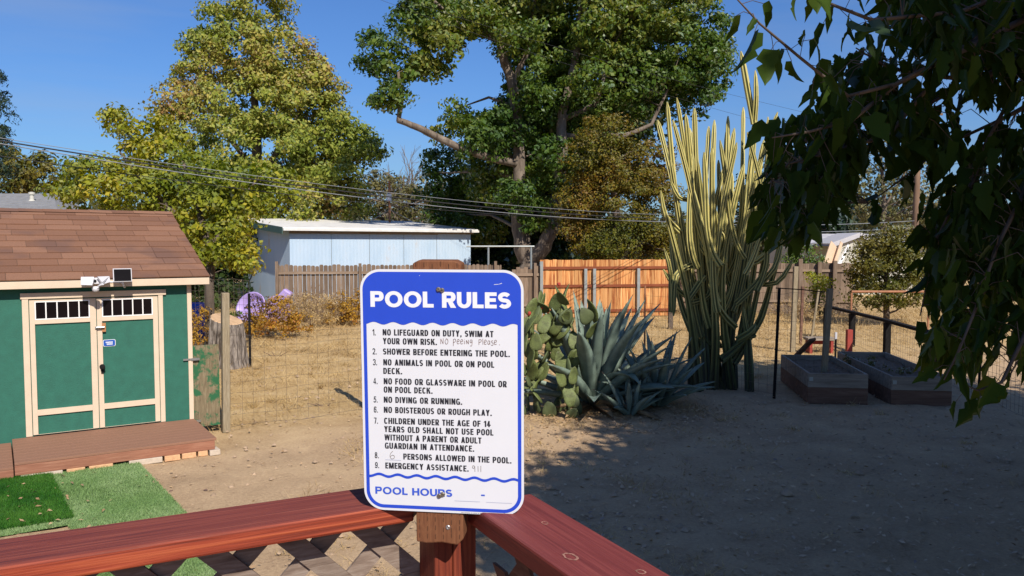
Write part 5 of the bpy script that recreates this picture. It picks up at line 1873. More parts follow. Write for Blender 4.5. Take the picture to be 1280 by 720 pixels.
# ------------------------------------------------------------------ columnar cactus
def build_cereus():
    rs = np.random.default_rng(41)
    c = Vector((3.62, 13.75, 0))
    t = thing('columnar_cactus', 'tall columnar cactus with many ribbed yellow green stems between the agave and the raised beds', 'cactus', c)

    def stem(pts, r):
        # smooth path
        P = []
        pts = [Vector(p) for p in pts]
        n = len(pts)
        for i in range(n - 1):
            p0, p1, p2, p3 = pts[max(i - 1, 0)], pts[i], pts[i + 1], pts[min(i + 2, n - 1)]
            k = max(3, int((p2 - p1).length / 0.14))
            for j in range(k):
                u = j / k
                P.append(0.5 * ((2 * p1) + (p2 - p0) * u + (2 * p0 - 5 * p1 + 4 * p2 - p3) * u * u + (3 * p1 - p0 - 3 * p2 + p3) * u ** 3))
        P.append(pts[-1])
        ribs = 5
        m = ribs * 3
        V, A = [], []
        tone = rs.uniform(0.7, 1.1)
        d0 = (P[1] - P[0]).normalized()
        x = d0.cross(Vector((0.3, 1, 0.1))).normalized()
        ph = rs.uniform(0, 6.28)
        for i, p in enumerate(P):
            d = (P[min(i + 1, len(P) - 1)] - P[max(i - 1, 0)]).normalized()
            x = (x - d * x.dot(d)).normalized()
            y = d.cross(x)
            s = i / (len(P) - 1)
            rr = r * (1 + 0.45 * max(0.0, 1 - p.z / 1.6) - 0.25 * s) * (1 + 0.05 * math.sin(i * 0.9 + ph))
            if i == len(P) - 1:
                rr *= 0.25
            elif i == len(P) - 2:
                rr *= 0.8
            for k in range(m):
                rib, part = divmod(k, 3)
                a = 2 * math.pi * (rib + (0.0, 0.26, 0.63)[part]) / ribs + ph + 0.15 * s
                q = rr * (1.0, 1.0, 0.52)[part]
                V.append(p + (x * math.cos(a) + y * math.sin(a)) * q)
                A.append(-0.28 * max(0.0, 1 - p.z / 1.3) + (tone if part < 2 else -0.10) * (0.12 + 0.88 * min(1, p.z / 2.3)) + 0.06 * min(1, p.z / 3))  # darker low down: old corky skin, plus shade put into the colour
        F = []
        for i in range(len(P) - 1):
            for k in range(m):
                F.append((i * m + k, i * m + (k + 1) % m, (i + 1) * m + (k + 1) % m, (i + 1) * m + k))
        F.append(tuple(range((len(P) - 1) * m, len(P) * m)))
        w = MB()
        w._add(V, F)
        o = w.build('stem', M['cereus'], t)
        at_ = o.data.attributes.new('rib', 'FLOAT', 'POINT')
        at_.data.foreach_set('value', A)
        return P
    tips = [(822, 150), (834, 128), (846, 122), (853, 168), (862, 160), (868, 135), (874, 122), (880, 190), (886, 158), (893, 150), (900, 175), (905, 96), (912, 185), (918, 160),
            (924, 140), (929, 134), (934, 165), (948, 150), (955, 175), (960, 146), (966, 185), (972, 140), (979, 126), (985, 190), (838, 200), (828, 238), (845, 260), (858, 215),
            (872, 200), (888, 215), (902, 225), (915, 215), (930, 205), (945, 215), (958, 230), (970, 240), (982, 265), (990, 230), (895, 262), (876, 275), (865, 300), (850, 330), (925, 270), (948, 280), (972, 300), (838, 300), (910, 145), (890, 185), (940, 190)]
    tips = [tips[(i * 17) % len(tips)] for i in range(len(tips))] + [(826, 178), (841, 150), (857, 142), (866, 190), (883, 140), (898, 200), (909, 160), (921, 178), (951, 190), (963, 165), (832, 265), (935, 300)]
    tips = [q for k, q in enumerate(tips) if k % 4 != 1]
    for i, (px, py) in enumerate(tips):
        Y = 13.75 + rs.uniform(-1.0, 1.0)
        e = at(px, py, Y)
        dx, dy = e.x - c.x, e.y - c.y
        b = c + Vector((dx * 0.26 + rs.normal(0, 0.12), dy * 0.3 + rs.normal(0, 0.10), -0.03))
        H = e.z
        bow = Vector((rs.normal(0, 0.14), rs.normal(0, 0.10), 0))

        def on(f, k0=0.27):
            g = k0 + (1 - k0) * f ** 1.12
            return Vector((c.x + dx * g, c.y + dy * g, H * f)) + bow * math.sin(math.pi * f)
        if i % 4 == 0:
            jx = Vector((rs.normal(0, 0.15), rs.normal(0, 0.12), 0))
            stem([on(0) + jx + Vector((0, 0, -0.03)), on(0.12) + jx * 0.8, on(0.3) + jx * 0.4, on(0.55), on(0.8), e], rs.uniform(0.050, 0.064))
        else:
            f0 = rs.uniform(0.10, 0.58)
            side = Vector((-0.14 * (1 if dx > 0 else -1) + rs.normal(0, 0.08), rs.normal(0, 0.10), -0.05))
            stem([on(f0) + side, on(f0 + 0.05) + side * 0.35, on(f0 + 0.14), on(0.5 * (f0 + 0.14 + 1)), e], rs.uniform(0.044, 0.058))
    # the tall forked stem
    k = at(943, 152, 13.9)
    stem([c + Vector((0.12, 0.1, -0.03)), at(915, 400, 13.8), at(930, 300, 13.85), at(938, 220, 13.9), k], 0.075)
    stem([k + Vector((0, 0, -0.04)), at(936, 120, 13.9), at(926, 64, 13.9)], 0.062)
    stem([k + Vector((0, 0, -0.03)), at(945, 120, 13.8), at(944, 88, 13.8)], 0.05)
    # tangled short arms low down in the clump
    for k in range(9):
        a0 = Vector((c.x + rs.normal(0, 0.28), c.y + rs.normal(-0.1, 0.2), rs.uniform(0.5, 1.9)))
        sd = 1 if rs.uniform() < 0.5 else -1
        l_ = rs.uniform(0.25, 0.75)
        a1 = a0 + Vector((sd * l_ * 0.5, rs.normal(-0.1, 0.1), rs.uniform(-0.05, 0.25)))
        a2 = a1 + Vector((sd * l_ * 0.35, rs.normal(0, 0.08), rs.uniform(0.1, 0.6)))
        stem([a0, a1, a2], rs.uniform(0.042, 0.056))
    # stubs and drooping side arms
    for (a, b, d) in (((862, 250), (848, 246), (838, 225)), ((880, 345), (862, 372), (858, 376)), ((850, 290), (832, 270), (826, 238)), ((935, 330), (955, 320), (985, 270)), ((945, 360), (968, 335), (978, 300)),
                      ((895, 330), (905, 300), (898, 285)), ((868, 330), (845, 345), (842, 395)), ((920, 380), (945, 355), (962, 330)), ((872, 300), (880, 315), (890, 322)), ((840, 390), (838, 340), (830, 310))):
        stem([at(*a, 13.5), at(*b, 13.4), at(*d, 13.4)], rs.uniform(0.045, 0.06))


build_cereus()


# ------------------------------------------------------------------ raised beds and what stands by them
def raised_bed(label, fl, fr_, length, h, seed):
    A, B = Vector((fl[0], fl[1], 0)), Vector((fr_[0], fr_[1], 0))
    u = (B - A).normalized()
    ang = math.atan2(u.y, u.x)
    W = (B - A).length
    T = Matrix.Translation(A) @ Matrix.Rotation(ang, 4, 'Z')
    t = thing('raised_bed', label, 'planter', A, ang, 'raised garden beds')
    zs = h * 0.54
    for nm, lo, hi, mat in (('lower_board', 0.0, zs - 0.002, 'bed_low'), ('upper_board', zs, h, 'bed_top')):
        MB(T).box((0, 0, lo), (W, 0.038, hi)).build(nm, M[mat], t, bevel=0.004)
        MB(T).box((0, length - 0.038, lo), (W, length, hi)).build(nm, M[mat], t, bevel=0.004)
        Ty = T @ Matrix.Rotation(R(90), 4, 'Z')
        for x in (0.0, W - 0.038):
            w = MB(T)
            w.box((x, 0.039, lo), (x + 0.038, length - 0.039, hi))
            w.build(nm, M[mat], t, bevel=0.004)
    rs = np.random.default_rng(seed)
    n = 14
    V = [T @ Vector((0.038 + (W - 0.076) * i / n, 0.038 + (length - 0.076) * j / n, h - 0.09 + rs.normal(0, 0.012))) for i in range(n + 1) for j in range(n + 1)]
    w = MB()
    w._add(V, [(i * (n + 1) + j, (i + 1) * (n + 1) + j, (i + 1) * (n + 1) + j + 1, i * (n + 1) + j + 1) for i in range(n) for j in range(n)])
    w.build('soil', M['bed_soil'], t)
    w = MB(T)
    w.box((0.02, -0.004, h - 0.12), (0.075, -0.0005, h - 0.06))
    w.build('bracket', M['pipe_grey'], t)
    return t, T, W


b1, T1, W1 = raised_bed('nearer raised garden bed of stacked boards with a wooden post standing in it', (4.64, 12.44), (5.53, 12.32), 2.15, 0.48, 1)
b2, T2, W2 = raised_bed('right hand raised garden bed with a few weeds, partly behind the dark leaves', (5.86, 12.25), (6.74, 12.15), 2.9, 0.46, 2)
shrub('green_weed', 'sparse green weeds growing in the right hand raised bed', Vector((6.25, 13.6, 0.36)), [[(1095, 452, 13.6, 0.006), (1097, 445, 13.6, 0.003)]],
      [(1085, 452, 13.8, 16, 5), (1120, 462, 13.2, 18, 5), (1065, 450, 14.4, 12, 5)], M['lf_olive'], None, per=70, leaves=22, size=0.06, puff=0.09, limbs=4, seed=29)

RG = 'posts round the raised beds'
post('metal_stake', 'thin black metal stake in front of the nearer raised bed', 'stake', 967.5, 497, 361, 0.04, M['black_paint'], RG, tilt=(0.055, 0))
w = MB()
a = T1 @ Vector((0.42, 0.75, 0.36))
zt = at(1024, 361, a.y).z
w.bar(a, Vector((a.x + 0.07, a.y, zt)), 0.085, 0.085)
tag(w.build('wooden_post', M['old_post'], None, bevel=0.006), 'square wooden post standing in the nearer raised bed', 'post', RG)
w = MB()
p, q = at(970, 360, 13.0), at(1031, 365, a.y)
w.tube([p, p.lerp(q, 0.5) + Vector((0, 0, 0.008)), q], 0.010, 6)
tag(w.build('top_rail', M['black_paint'], None), 'thin dark rail joining the tops of the stake and the wooden post', 'rail')
post('wooden_post', 'tall grey wooden post behind the nearer raised bed', 'post', 990.5, 440, 333, 0.10, M['old_post'], RG, tilt=(0.04, 0))
post('wooden_stake', 'thin brown stake right of the tall grey post', 'stake', 1000.5, 431, 358, 0.06, M['bed_low'], RG, tilt=(0.03, 0))
post('wooden_stake', 'pale brown stake leaning against the line behind the wooden post', 'stake', 1014, 424, 362, 0.05, M['old_post'], RG, tilt=(0.17, 0))
post('red_post', 'short dark red post behind the raised beds', 'post', 1061, 441, 412, 0.12, M['red_paint'], RG)
o, b, h = post('metal_stake', 'white tipped thin metal stake between the raised beds', 'stake', 1044, 455, 416, 0.035, M['black_paint'], RG)
MB().box((b.x - 0.021, b.y - 0.021, h - 0.13), (b.x + 0.021, b.y + 0.021, h + 0.01)).build('white_tip', M['white_plastic'], o)
w = MB()
w.bar(gp(996, 466) + Vector((0, 0, 0.35)), at(1016, 424, 14.3), 0.11, 0.04, (0, 1, 0.3))
tag(w.build('leaning_board', M['bed_low'], None), 'dark board leaning in the nearer raised bed against the post', 'board')
# small bench
c = gp(1024, 441)
t = thing('garden_bench', 'small low bench with grey top and red legs behind the raised beds', 'bench', c)
MB().box((c.x - 0.32, c.y - 0.16, 0.30), (c.x + 0.32, c.y + 0.16, 0.36)).build('seat', M['bed_top'], t, bevel=0.005)
for s in (-1, 1):
    MB().box((c.x + s * 0.24 - 0.03, c.y - 0.14, 0), (c.x + s * 0.24 + 0.03, c.y + 0.14, 0.298)).build('leg', M['red_paint'], t)
MB().box((c.x - 0.208, c.y - 0.02, 0.2), (c.x + 0.208, c.y + 0.02, 0.297)).build('apron', M['red_paint'], t)
# wire between the cactus and the stakes
t = thing('wire_fence', 'wire mesh strung from the cactus to the black stake by the raised bed', 'fence', (2.7, 14.9, 0))
wire_mesh([((2.5, 15.0, 0), (4.33, 13.02, 0)), ((4.36, 13.06, 0), (a.x, a.y + 0.06, 0))], 1.66, 0.03, M['wire'], 'wire_mesh', t, step=0.15, nz=11, rad=0.002)
for i in range(2):
    p = Vector((2.5 + i * 0.9, 15.0 - i * 0.97, 0))
    MB().tube([p, p + Vector((0, 0, 1.72))], 0.018, 6).build('post', M['rust_pipe'], t)
# hog wire fence with black rail, running back through the field
line = [(8.4, 21.3), (8.28, 19.4), (8.12, 17.24), (7.86, 15.0), (7.5, 12.8), (7.2, 10.6)]
t = thing('hog_wire_fence', 'low wire fence with black top rail and posts running through the dry field at right', 'fence', (8.4, 21.3, 0))
pts = [Vector((x, y, 0)) for x, y in line]
for i, p in enumerate(pts[:4]):
    MB().box((p.x - 0.06, p.y - 0.06, 0), (p.x + 0.06, p.y + 0.06, 0.80)).build('post', M['black_paint'], t)
for i in range(3):
    MB().bar(pts[i] + Vector((0, 0, 0.84)), pts[i + 1] + Vector((0, 0, 0.84)), 0.12, 0.06).build('top_rail', M['black_paint'], t)
wire_mesh([(pts[i] + Vector((0.07, 0, 0)), pts[i + 1] + Vector((0.07, 0, 0))) for i in range(5)], 0.82, 0.03, M['wire'], 'wire_mesh', t, step=0.12, nz=7, rad=0.0028)
p = pts[4] + Vector((0.06, 0.05, 0))
MB().tube([p, p + Vector((0.02, 0, 1.12))], 0.02, 6).build('post', M['black_paint'], t)
# pipe rail in the far field
t = thing('pipe_rail', 'rusty horizontal pipe rail across the far field in front of the round bush', 'rail', g0(1060, 22.8))
zt = at(1100, 364.5, 22.8).z
p, q = g0(1066, 22.8), g0(1260, 22.8)
MB().tube([p + Vector((0, 0, zt)), q + Vector((0, 0, zt))], 0.032, 8).build('rail', M['rust_pipe'], t)
for f in (0.0, 0.5, 1.0):
    s = p.lerp(q, f)
    MB().tube([s, s + Vector((0, 0, zt - 0.03))], 0.025, 6).build('post', M['rust_pipe'], t)


# ------------------------------------------------------------------ deck railing
DP = Vector((-0.131, 1.59, 0))
DRZ = R(27)
DM = Matrix.Translation(DP) @ Matrix.Rotation(DRZ, 4, 'Z')
DI = DM.inverted()
ZR = 2.0


def build_deck():
    t = thing('deck_railing', 'red stained deck corner railing with flat cap boards and diagonal lattice below', 'railing', DP, DRZ)
    h = 0.0445
    w = MB(DM)
    # the corner post, built up of boards
    w.box((-h, -h, -0.0), (-0.006, h, ZR - 0.004))
    w.box((-0.005, -h, -0.0), (h, h, ZR - 0.004))
    w.build('post', M['red_post'], t, bevel=0.004)
    pl = DI @ Vector((-0.189, 1.524, 0))
    pr = DI @ Vector((-0.087, 1.520, 0))
    L = MB(DM)
    L.cur = 0
    x1, y0, y1 = pl.x, pl.y, pl.y + 0.14
    v = [(-4.2, y0, ZR - .038), (x1, y0, ZR - .038), (x1, y1, ZR - .038), (-4.2, y1, ZR - .038), (-4.2, y0, ZR), (x1, y0, ZR), (x1, y1, ZR), (-4.2, y1, ZR)]

    def cap(v, name, mats):
        m = MB(DM)
        for f, k in (((0, 3, 2, 1), 1), ((4, 5, 6, 7), 0), ((0, 1, 5, 4), 1), ((1, 2, 6, 5), 1), ((2, 3, 7, 6), 1), ((3, 0, 4, 7), 1)):
            m.f.append(f)
            m.m.append(k)
        m.v = [DM @ Vector(p) for p in v]
        return m.build(name, mats, t, bevel=0.005)
    cap(v, 'rail_cap', [M['red_top'], M['red_side']])
    x0, x1r, y1r = pr.x, pr.x + 0.14, pr.y
    v = [(x0, -4.0, ZR - .038), (x1r, -4.0, ZR - .038), (x1r, y1r, ZR - .038), (x0, y1r, ZR - .038), (x0, -4.0, ZR), (x1r, -4.0, ZR), (x1r, y1r, ZR), (x0, y1r, ZR)]
    c2 = cap(v, 'rail_cap', [M['red_top_y'], M['red_side_y']])
    # worn knots on the right cap
    k = MB(DM)
    rs = np.random.default_rng(2)
    for (px, py, rx, ry) in ((713, 696, 0.017, 0.010), (681, 654, 0.008, 0.006), (801, 715, 0.009, 0.007)):
        q = DI @ gp(px, py, ZR)
        ring = []
        for i in range(22):
            a = 2 * math.pi * i / 22
            ring.append((a, rs.uniform(0.85, 1.15), rs.uniform(0.62, 0.85)))
        V = []
        for a, o, i_ in ring:
            V += [(q.x + ry * o * math.cos(a), q.y + rx * o * math.sin(a), ZR + 0.0006), (q.x + ry * i_ * math.cos(a), q.y + rx * i_ * math.sin(a), ZR + 0.0006)]
        n = len(ring)
        k._add(V, [(2 * i, 2 * ((i + 1) % n), 2 * ((i + 1) % n) + 1, 2 * i + 1) for i in range(n)])
    k.build('knot', plain('knot_bare_wood', (0.30, 0.145, 0.105), 0.8, var=0.5, scale=90), c2)
    # rails under the caps carrying the lattice
    yl = y0 + 0.075
    MB(DM).box((-4.2, yl - 0.0, 0.98), (x1 - 0.02, yl + 0.035, 1.07)).build('bottom_rail', M['red_side'], t)
    xl = x0 + 0.07
    MB(DM).box((xl, -4.0, 0.98), (xl + 0.035, y1r - 0.02, 1.07)).build('bottom_rail', M['red_side_y'], t)

    def lattice(name, P, a0, a1, mat, off):
        """P(s, d, z): along the rail, through it, up"""
        zb, zt, S = 1.071, ZR - 0.0385, 0.142
        wd, th = 0.038, 0.007
        m = MB(DM)
        H = zt - zb
        for layer, sg in ((0, 1), (1, -1)):
            s = a0 - H - 1
            s = a0 - math.ceil((H + 0.2) / S) * S + off + (0.0 if layer == 0 else 0.05)
            while s < a1 + H:
                lo = (s, zb) if sg > 0 else (s + H, zb)
                hi = (s + H, zt) if sg > 0 else (s, zt)
                # clip to the run
                def clip(p, q):
                    (xa, za), (xb, zb_) = p, q
                    def f(x):
                        return za + (zb_ - za) * (x - xa) / (xb - xa)
                    if xa > xb:
                        (xa, za), (xb, zb_) = (xb, zb_), (xa, za)
                        f = lambda x: za + (zb_ - za) * (x - xa) / (xb - xa)
                    A = (a0, f(a0)) if xa < a0 else (xa, za)
                    B = (a1, f(a1)) if xb > a1 else (xb, zb_)
                    return A, B
                A, B = clip(lo, hi)
                s += S
                if B[0] - A[0] < 0.05:
                    continue
                hw = wd * 0.7071
                d0 = layer * (th + 0.0006)
                q = []
                for dd in (d0, d0 + th):
                    for (x, z) in ((A[0] - hw, A[1]), (A[0] + hw, A[1]), (B[0] + hw, B[1]), (B[0] - hw, B[1])):
                        q.append(P(x, dd, z))
                m._add(q, [(0, 3, 2, 1), (4, 5, 6, 7), (0, 1, 5, 4), (1, 2, 6, 5), (2, 3, 7, 6), (3, 0, 4, 7)])
        m.build(name, mat, t)
    lattice('lattice', lambda s, d, z: Vector((s, yl + 0.036 - d - 0.016, z)), -4.1, x1 + 0.03, M['lattice'], 0.03)
    lattice('lattice', lambda s, d, z: Vector((xl + 0.002 + d, s, z)), -3.9, y1r + 0.01, M['lattice_b'], 0.06)
    # far post of each run, and the deck floor they stand on
    f = bpy.data.objects
    fl = MB(DM)
    n = 24
    for i in range(n):
        yy = y0 - 0.02 - i * 0.146
        fl.box((-4.2, yy - 0.14, 0.90), (x0 + 0.1, yy, 0.938))
    o = fl.build('deck_floor', M['composite'])
    o['kind'] = 'structure'
    for (x, y) in ((-2.2, yl + 0.09), (x0 + 0.155, -1.9)):
        MB(DM).box((x - 0.044, y - 0.044, 0), (x + 0.044, y + 0.044, ZR - 0.04)).build('post', M['red_post'], t)


build_deck()


# ------------------------------------------------------------------ the pool rules sign
SC = Vector((-0.12948, 1.46786, 2.22506))
SGN = Matrix.Translation(SC) @ Matrix.Rotation(R(-7.42), 4, 'Z') @ Matrix.Rotation(R(2.35), 4, 'X') @ Matrix.Rotation(R(0.135), 4, 'Y')
SGW, SGH = 304.8, 457.2


def sp(u, v, lift):
    """millimetres on the sign's face from its top left corner; lift towards the viewer"""
    return SGN @ Vector(((u - SGW / 2) / 1000, -0.001 - lift / 1000, (SGH / 2 - v) / 1000))


def rrect(ins, r, n=10):
    x0, y0, x1, y1 = ins, ins, SGW - ins, SGH - ins
    out = []
    for cx, cy, a0 in ((x1 - r, y0 + r, -90), (x1 - r, y1 - r, 0), (x0 + r, y1 - r, 90), (x0 + r, y0 + r, 180)):
        for i in range(n + 1):
            a = R(a0 + 90 * i / n)
            out.append((cx + r * math.cos(a), cy + r * math.sin(a)))
    return out


def glyph(ch, t, wide):
    """filled pieces (lists of points, cap height 1, y up) of one capital; t = stem weight, wide = round open proportions"""
    th = t * 0.86
    out = []

    def rect(x0, y0, x1, y1):
        out.append([(x0, y0), (x1, y0), (x1, y1), (x0, y1)])

    def se(a, n):
        c, s = math.cos(a), math.sin(a)
        return math.copysign(abs(c) ** (2 / n), c), math.copysign(abs(s) ** (2 / n), s)

    def arc(cx, cy, rx, ry, a0, a1, n=2.3, k=16, tx=None, ty=None):
        tx = t if tx is None else tx
        ty = th if ty is None else ty
        p = []
        for i in range(k + 1):
            c, s = se(R(a0 + (a1 - a0) * i / k), n)
            p.append(((cx + rx * c, cy + ry * s), (cx + (rx - tx) * c, cy + (ry - ty) * s)))
        for i in range(k):
            out.append([p[i][1], p[i][0], p[i + 1][0], p[i + 1][1]] if a1 > a0 else [p[i][0], p[i][1], p[i + 1][1], p[i + 1][0]])

    def diag(xb, xt, y0=0.0, y1=1.0, w_=None):
        w_ = t * 1.06 if w_ is None else w_
        out.append([(xb, y0), (xb + w_, y0), (xt + w_, y1), (xt, y1)])

    def bowl(y0, y1, w_, x0=None):
        x0 = t if x0 is None else x0
        ry = (y1 - y0) / 2
        rx = min(ry * (1.0 if wide else 0.62), w_ - x0)
        rect(x0, y1 - th, w_ - rx, y1)
        rect(x0, y0, w_ - rx, y0 + th)
        arc(w_ - rx, (y0 + y1) / 2, rx, ry, -90, 90)

    def ribbon(pts, w_=None):
        w_ = t * 0.93 if w_ is None else w_
        P = []
        n = len(pts)
        for i in range(n - 1):
            p0, p1, p2, p3 = [Vector((*pts[k], 0)) for k in (max(i - 1, 0), i, i + 1, min(i + 2, n - 1))]
            for j in range(5):
                u = j / 5
                P.append(0.5 * ((2 * p1) + (p2 - p0) * u + (2 * p0 - 5 * p1 + 4 * p2 - p3) * u * u + (3 * p1 - p0 - 3 * p2 + p3) * u ** 3))
        P.append(Vector((*pts[-1], 0)))
        q = []
        for i, p in enumerate(P):
            d = (P[min(i + 1, len(P) - 1)] - P[max(i - 1, 0)]).normalized()
            nn = Vector((-d.y, d.x, 0)) * w_ / 2
            q.append(((p + nn)[:2], (p - nn)[:2]))
        for i in range(len(P) - 1):
            out.append([q[i][1], q[i + 1][1], q[i + 1][0], q[i][0]])
    W = (lambda a, b: b if wide else a)
    rn = W(2.7, 2.05)
    h = t / 2
    if ch == 'A':
        w = W(0.56, 0.95)
        diag(0, w / 2 - t * 0.53)
        out.append([(w - t * 1.06, 0), (w, 0), (w / 2 + t * 0.53, 1), (w / 2 - t * 0.53, 1)])
        rect(w * 0.2, 0.2, w * 0.8, 0.2 + th)
    elif ch == 'B':
        w = W(0.51, 0.75)
        rect(0, 0, t, 1)
        bowl(0.0, 0.53, w)
        bowl(0.53 - th * 0.5 + 0.01, 1.0, w * 0.96)
    elif ch == 'C':
        w = W(0.52, 0.95)
        arc(w / 2, 0.5, w / 2, 0.515, 38, 322, rn, 26)
    elif ch == 'D':
        w = W(0.53, 0.85)
        rect(0, 0, t, 1)
        bowl(0, 1, w)
    elif ch in 'EF':
        w = W(0.44, 0.68)
        rect(0, 0, t, 1)
        rect(t, 1 - th, w, 1)
        rect(t, 0.5 - th * 0.5 + 0.02, w * 0.93, 0.5 + th * 0.5 + 0.02)
        if ch == 'E':
            rect(t, 0, w, th)
    elif ch == 'G':
        w = W(0.55, 0.97)
        arc(w / 2, 0.5, w / 2, 0.515, 38, 360, rn, 28)
        rect(w - t, 0.0, w, 0.5)
        rect(w * 0.55, 0.5 - th * 0.6, w - t, 0.5 + th * 0.3)
    elif ch == 'H':
        w = W(0.55, 0.85)
        rect(0, 0, t, 1)
        rect(w - t, 0, w, 1)
        rect(t, 0.5 - th / 2, w - t, 0.5 + th / 2)
    elif ch == 'I':
        w = t
        rect(0, 0, t, 1)
    elif ch == 'K':
        w = W(0.56, 0.85)
        rect(0, 0, t, 1)
        out.append([(t, 0.32), (t, 0.32 + t * 1.5), (w - t * 1.2, 1), (w, 1)][::-1])
        out.append([(w - t * 1.15, 0), (w + 0.02, 0), (t + t * 1.15, 0.62), (t * 1.25, 0.48)])
    elif ch == 'L':
        w = W(0.43, 0.64)
        rect(0, 0, t, 1)
        rect(t, 0, w, th)
    elif ch == 'M':
        w = W(0.70, 1.0)
        rect(0, 0, t * 0.95, 1)
        rect(w - t * 0.95, 0, w, 1)
        out.append([(w / 2 - t * 0.45, 0), (w / 2 + t * 0.45, 0), (t * 1.2, 1), (t * 0.2, 1)])
        out.append([(w / 2 - t * 0.45, 0), (w / 2 + t * 0.45, 0), (w - t * 0.2, 1), (w - t * 1.2, 1)])
    elif ch == 'N':
        w = W(0.56, 0.87)
        rect(0, 0, t, 1)
        rect(w - t, 0, w, 1)
        out.append([(w - t * 1.1, 0), (w - t * 0.05, 0), (t * 1.1, 1), (t * 0.05, 1)])
    elif ch == 'O':
        w = W(0.55, 1.05)
        arc(w / 2, 0.5, w / 2, 0.515, 0, 360, rn, 40)
    elif ch in 'PR':
        w = W(0.51, 0.80)
        rect(0, 0, t, 1)
        bowl(0.36, 1, w)
        if ch == 'R':
            out.append([(w - t * 1.12, 0), (w + 0.03, 0), (w * 0.52 + t * 0.75, 0.40), (w * 0.52 - t * 0.35, 0.40)])
    elif ch == 'S':
        w = W(0.50, 0.76)
        e = th * 0.5
        yu, ru, yl, rl, rx = (1.5 - e) / 2, (0.5 - e) / 2, (0.5 + e) / 2, (0.5 - e) / 2, w / 2 - h * 0.95
        ribbon([(w / 2 + rx * math.cos(R(a)), yu + ru * math.sin(R(a))) for a in (28, 55, 90, 130, 172, 215, 248)] +
               [(w / 2 + rx * math.cos(R(a)), yl + rl * math.sin(R(a))) for a in (68, 35, -8, -50, -90, -125, -152)])
    elif ch == 'T':
        w = W(0.47, 0.74)
        rect(0, 1 - th, w, 1)
        rect(w / 2 - h, 0, w / 2 + h, 1 - th)
    elif ch == 'U':
        w = W(0.54, 0.84)
        rw = w / 2
        ry = min(rw * W(1.0, 1.0), 0.5)
        rect(0, ry, t, 1)
        rect(w - t, ry, w, 1)
        arc(rw, ry, rw, ry + 0.015, 180, 360, W(2.4, 2.1), 18)
    elif ch == 'V':
        w = W(0.54, 0.9)
        out.append([(w / 2 - t * 0.53, 0), (w / 2 + t * 0.53, 0), (t * 1.06, 1), (0, 1)])
        out.append([(w / 2 - t * 0.53, 0), (w / 2 + t * 0.53, 0), (w, 1), (w - t * 1.06, 1)])
    elif ch == 'W':
        w = W(0.80, 1.35)
        a = t * 0.46
        for x0, x1, y in ((0.26, 0.0, 0), (0.26, 0.5, 0), (0.74, 0.5, 0), (0.74, 1.0, 0)):
            xb, xt = x0 * w, min(max(x1 * w, a), w - a)
            out.append([(xb - a, 0), (xb + a, 0), (xt + a, 1), (xt - a, 1)])
    elif ch == 'Y':
        w = W(0.54, 0.86)
        rect(w / 2 - h, 0, w / 2 + h, 0.45)
        out.append([(w / 2 - h, 0.40), (w / 2 + h, 0.40), (t * 1.08, 1), (0, 1)])
        out.append([(w / 2 - h, 0.40), (w / 2 + h, 0.40), (w, 1), (w - t * 1.08, 1)])
    elif ch == '1':
        w = 0.34
        rect(w - t, 0, w, 1)
        out.append([(0.0, 0.66), (w - t, 0.78), (w - t, 1.0), (w - t * 1.1, 0.93), (0.0, 0.80)][:3] + [(w - t * 0.6, 1.0), (0.0, 0.80)])
    elif ch == '2':
        w = 0.48
        ribbon([(h * 0.8, 0.72), (w * 0.2, 0.9), (w * 0.5, 1 - th / 2), (w - h * 1.3, 0.86), (w - h, 0.7), (w * 0.74, 0.46), (w * 0.3, 0.22), (h, th * 0.6)])
        rect(0, 0, w, th)
    elif ch == '3':
        w = 0.48
        ribbon([(h * 0.7, 0.76), (w * 0.22, 0.92), (w * 0.5, 1 - th / 2), (w - h * 1.2, 0.86), (w - h * 1.1, 0.68), (w * 0.72, 0.55), (w * 0.42, 0.52)])
        ribbon([(w * 0.42, 0.54), (w * 0.74, 0.5), (w - h, 0.34), (w - h * 1.2, 0.14), (w * 0.5, th / 2), (w * 0.2, 0.08), (h * 0.6, 0.24)])
    elif ch == '4':
        w = 0.52
        rect(w - t * 1.7, 0, w - t * 0.7, 1)
        rect(0, 0.22, w, 0.22 + th)
        out.append([(0, 0.22 + th * 0.5), (t * 0.7, 0.22 + th), (w - t * 1.2, 1), (w - t * 1.7, 1)])
    elif ch == '5':
        w = 0.48
        rect(t * 0.4, 1 - th, w * 0.94, 1)
        out.append([(t * 0.1, 0.46), (t * 1.0, 0.5), (t * 1.35, 1 - th), (t * 0.42, 1 - th)])
        ribbon([(t * 0.5, 0.5), (w * 0.45, 0.62), (w - h * 1.4, 0.54), (w - h, 0.32), (w - h * 1.6, 0.12), (w * 0.46, th / 2), (w * 0.16, 0.09), (h * 0.6, 0.24)])
    elif ch in '69':
        w = 0.49
        n0 = len(out)
        arc(w / 2, 0.33, w / 2, 0.34, 0, 360, 2.4, 24)
        ribbon([(h, 0.36), (h * 1.15, 0.62), (w * 0.26, 0.88), (w * 0.56, 1 - th / 2), (w * 0.86, 0.88), (w - h * 0.8, 0.76)])
        if ch == '9':
            out[:] = [[(w - x, 1 - y) for x, y in p] for p in out]
    elif ch == '7':
        w = 0.46
        rect(0, 1 - th, w, 1)
        out.append([(w * 0.22, 0), (w * 0.22 + t * 1.1, 0), (w, 1 - th), (w - t * 1.05, 1 - th)])
    elif ch == '8':
        w = 0.49
        arc(w / 2, 0.28, w / 2, 0.29, 0, 360, 2.4, 24)
        arc(w / 2, 0.75, w * 0.46, 0.26, 0, 360, 2.3, 24)
    elif ch == '.':
        w = t * 1.05
        rect(0, 0, w, t * 1.0)
    elif ch == ',':
        w = t * 1.05
        rect(0, 0, w, t * 1.0)
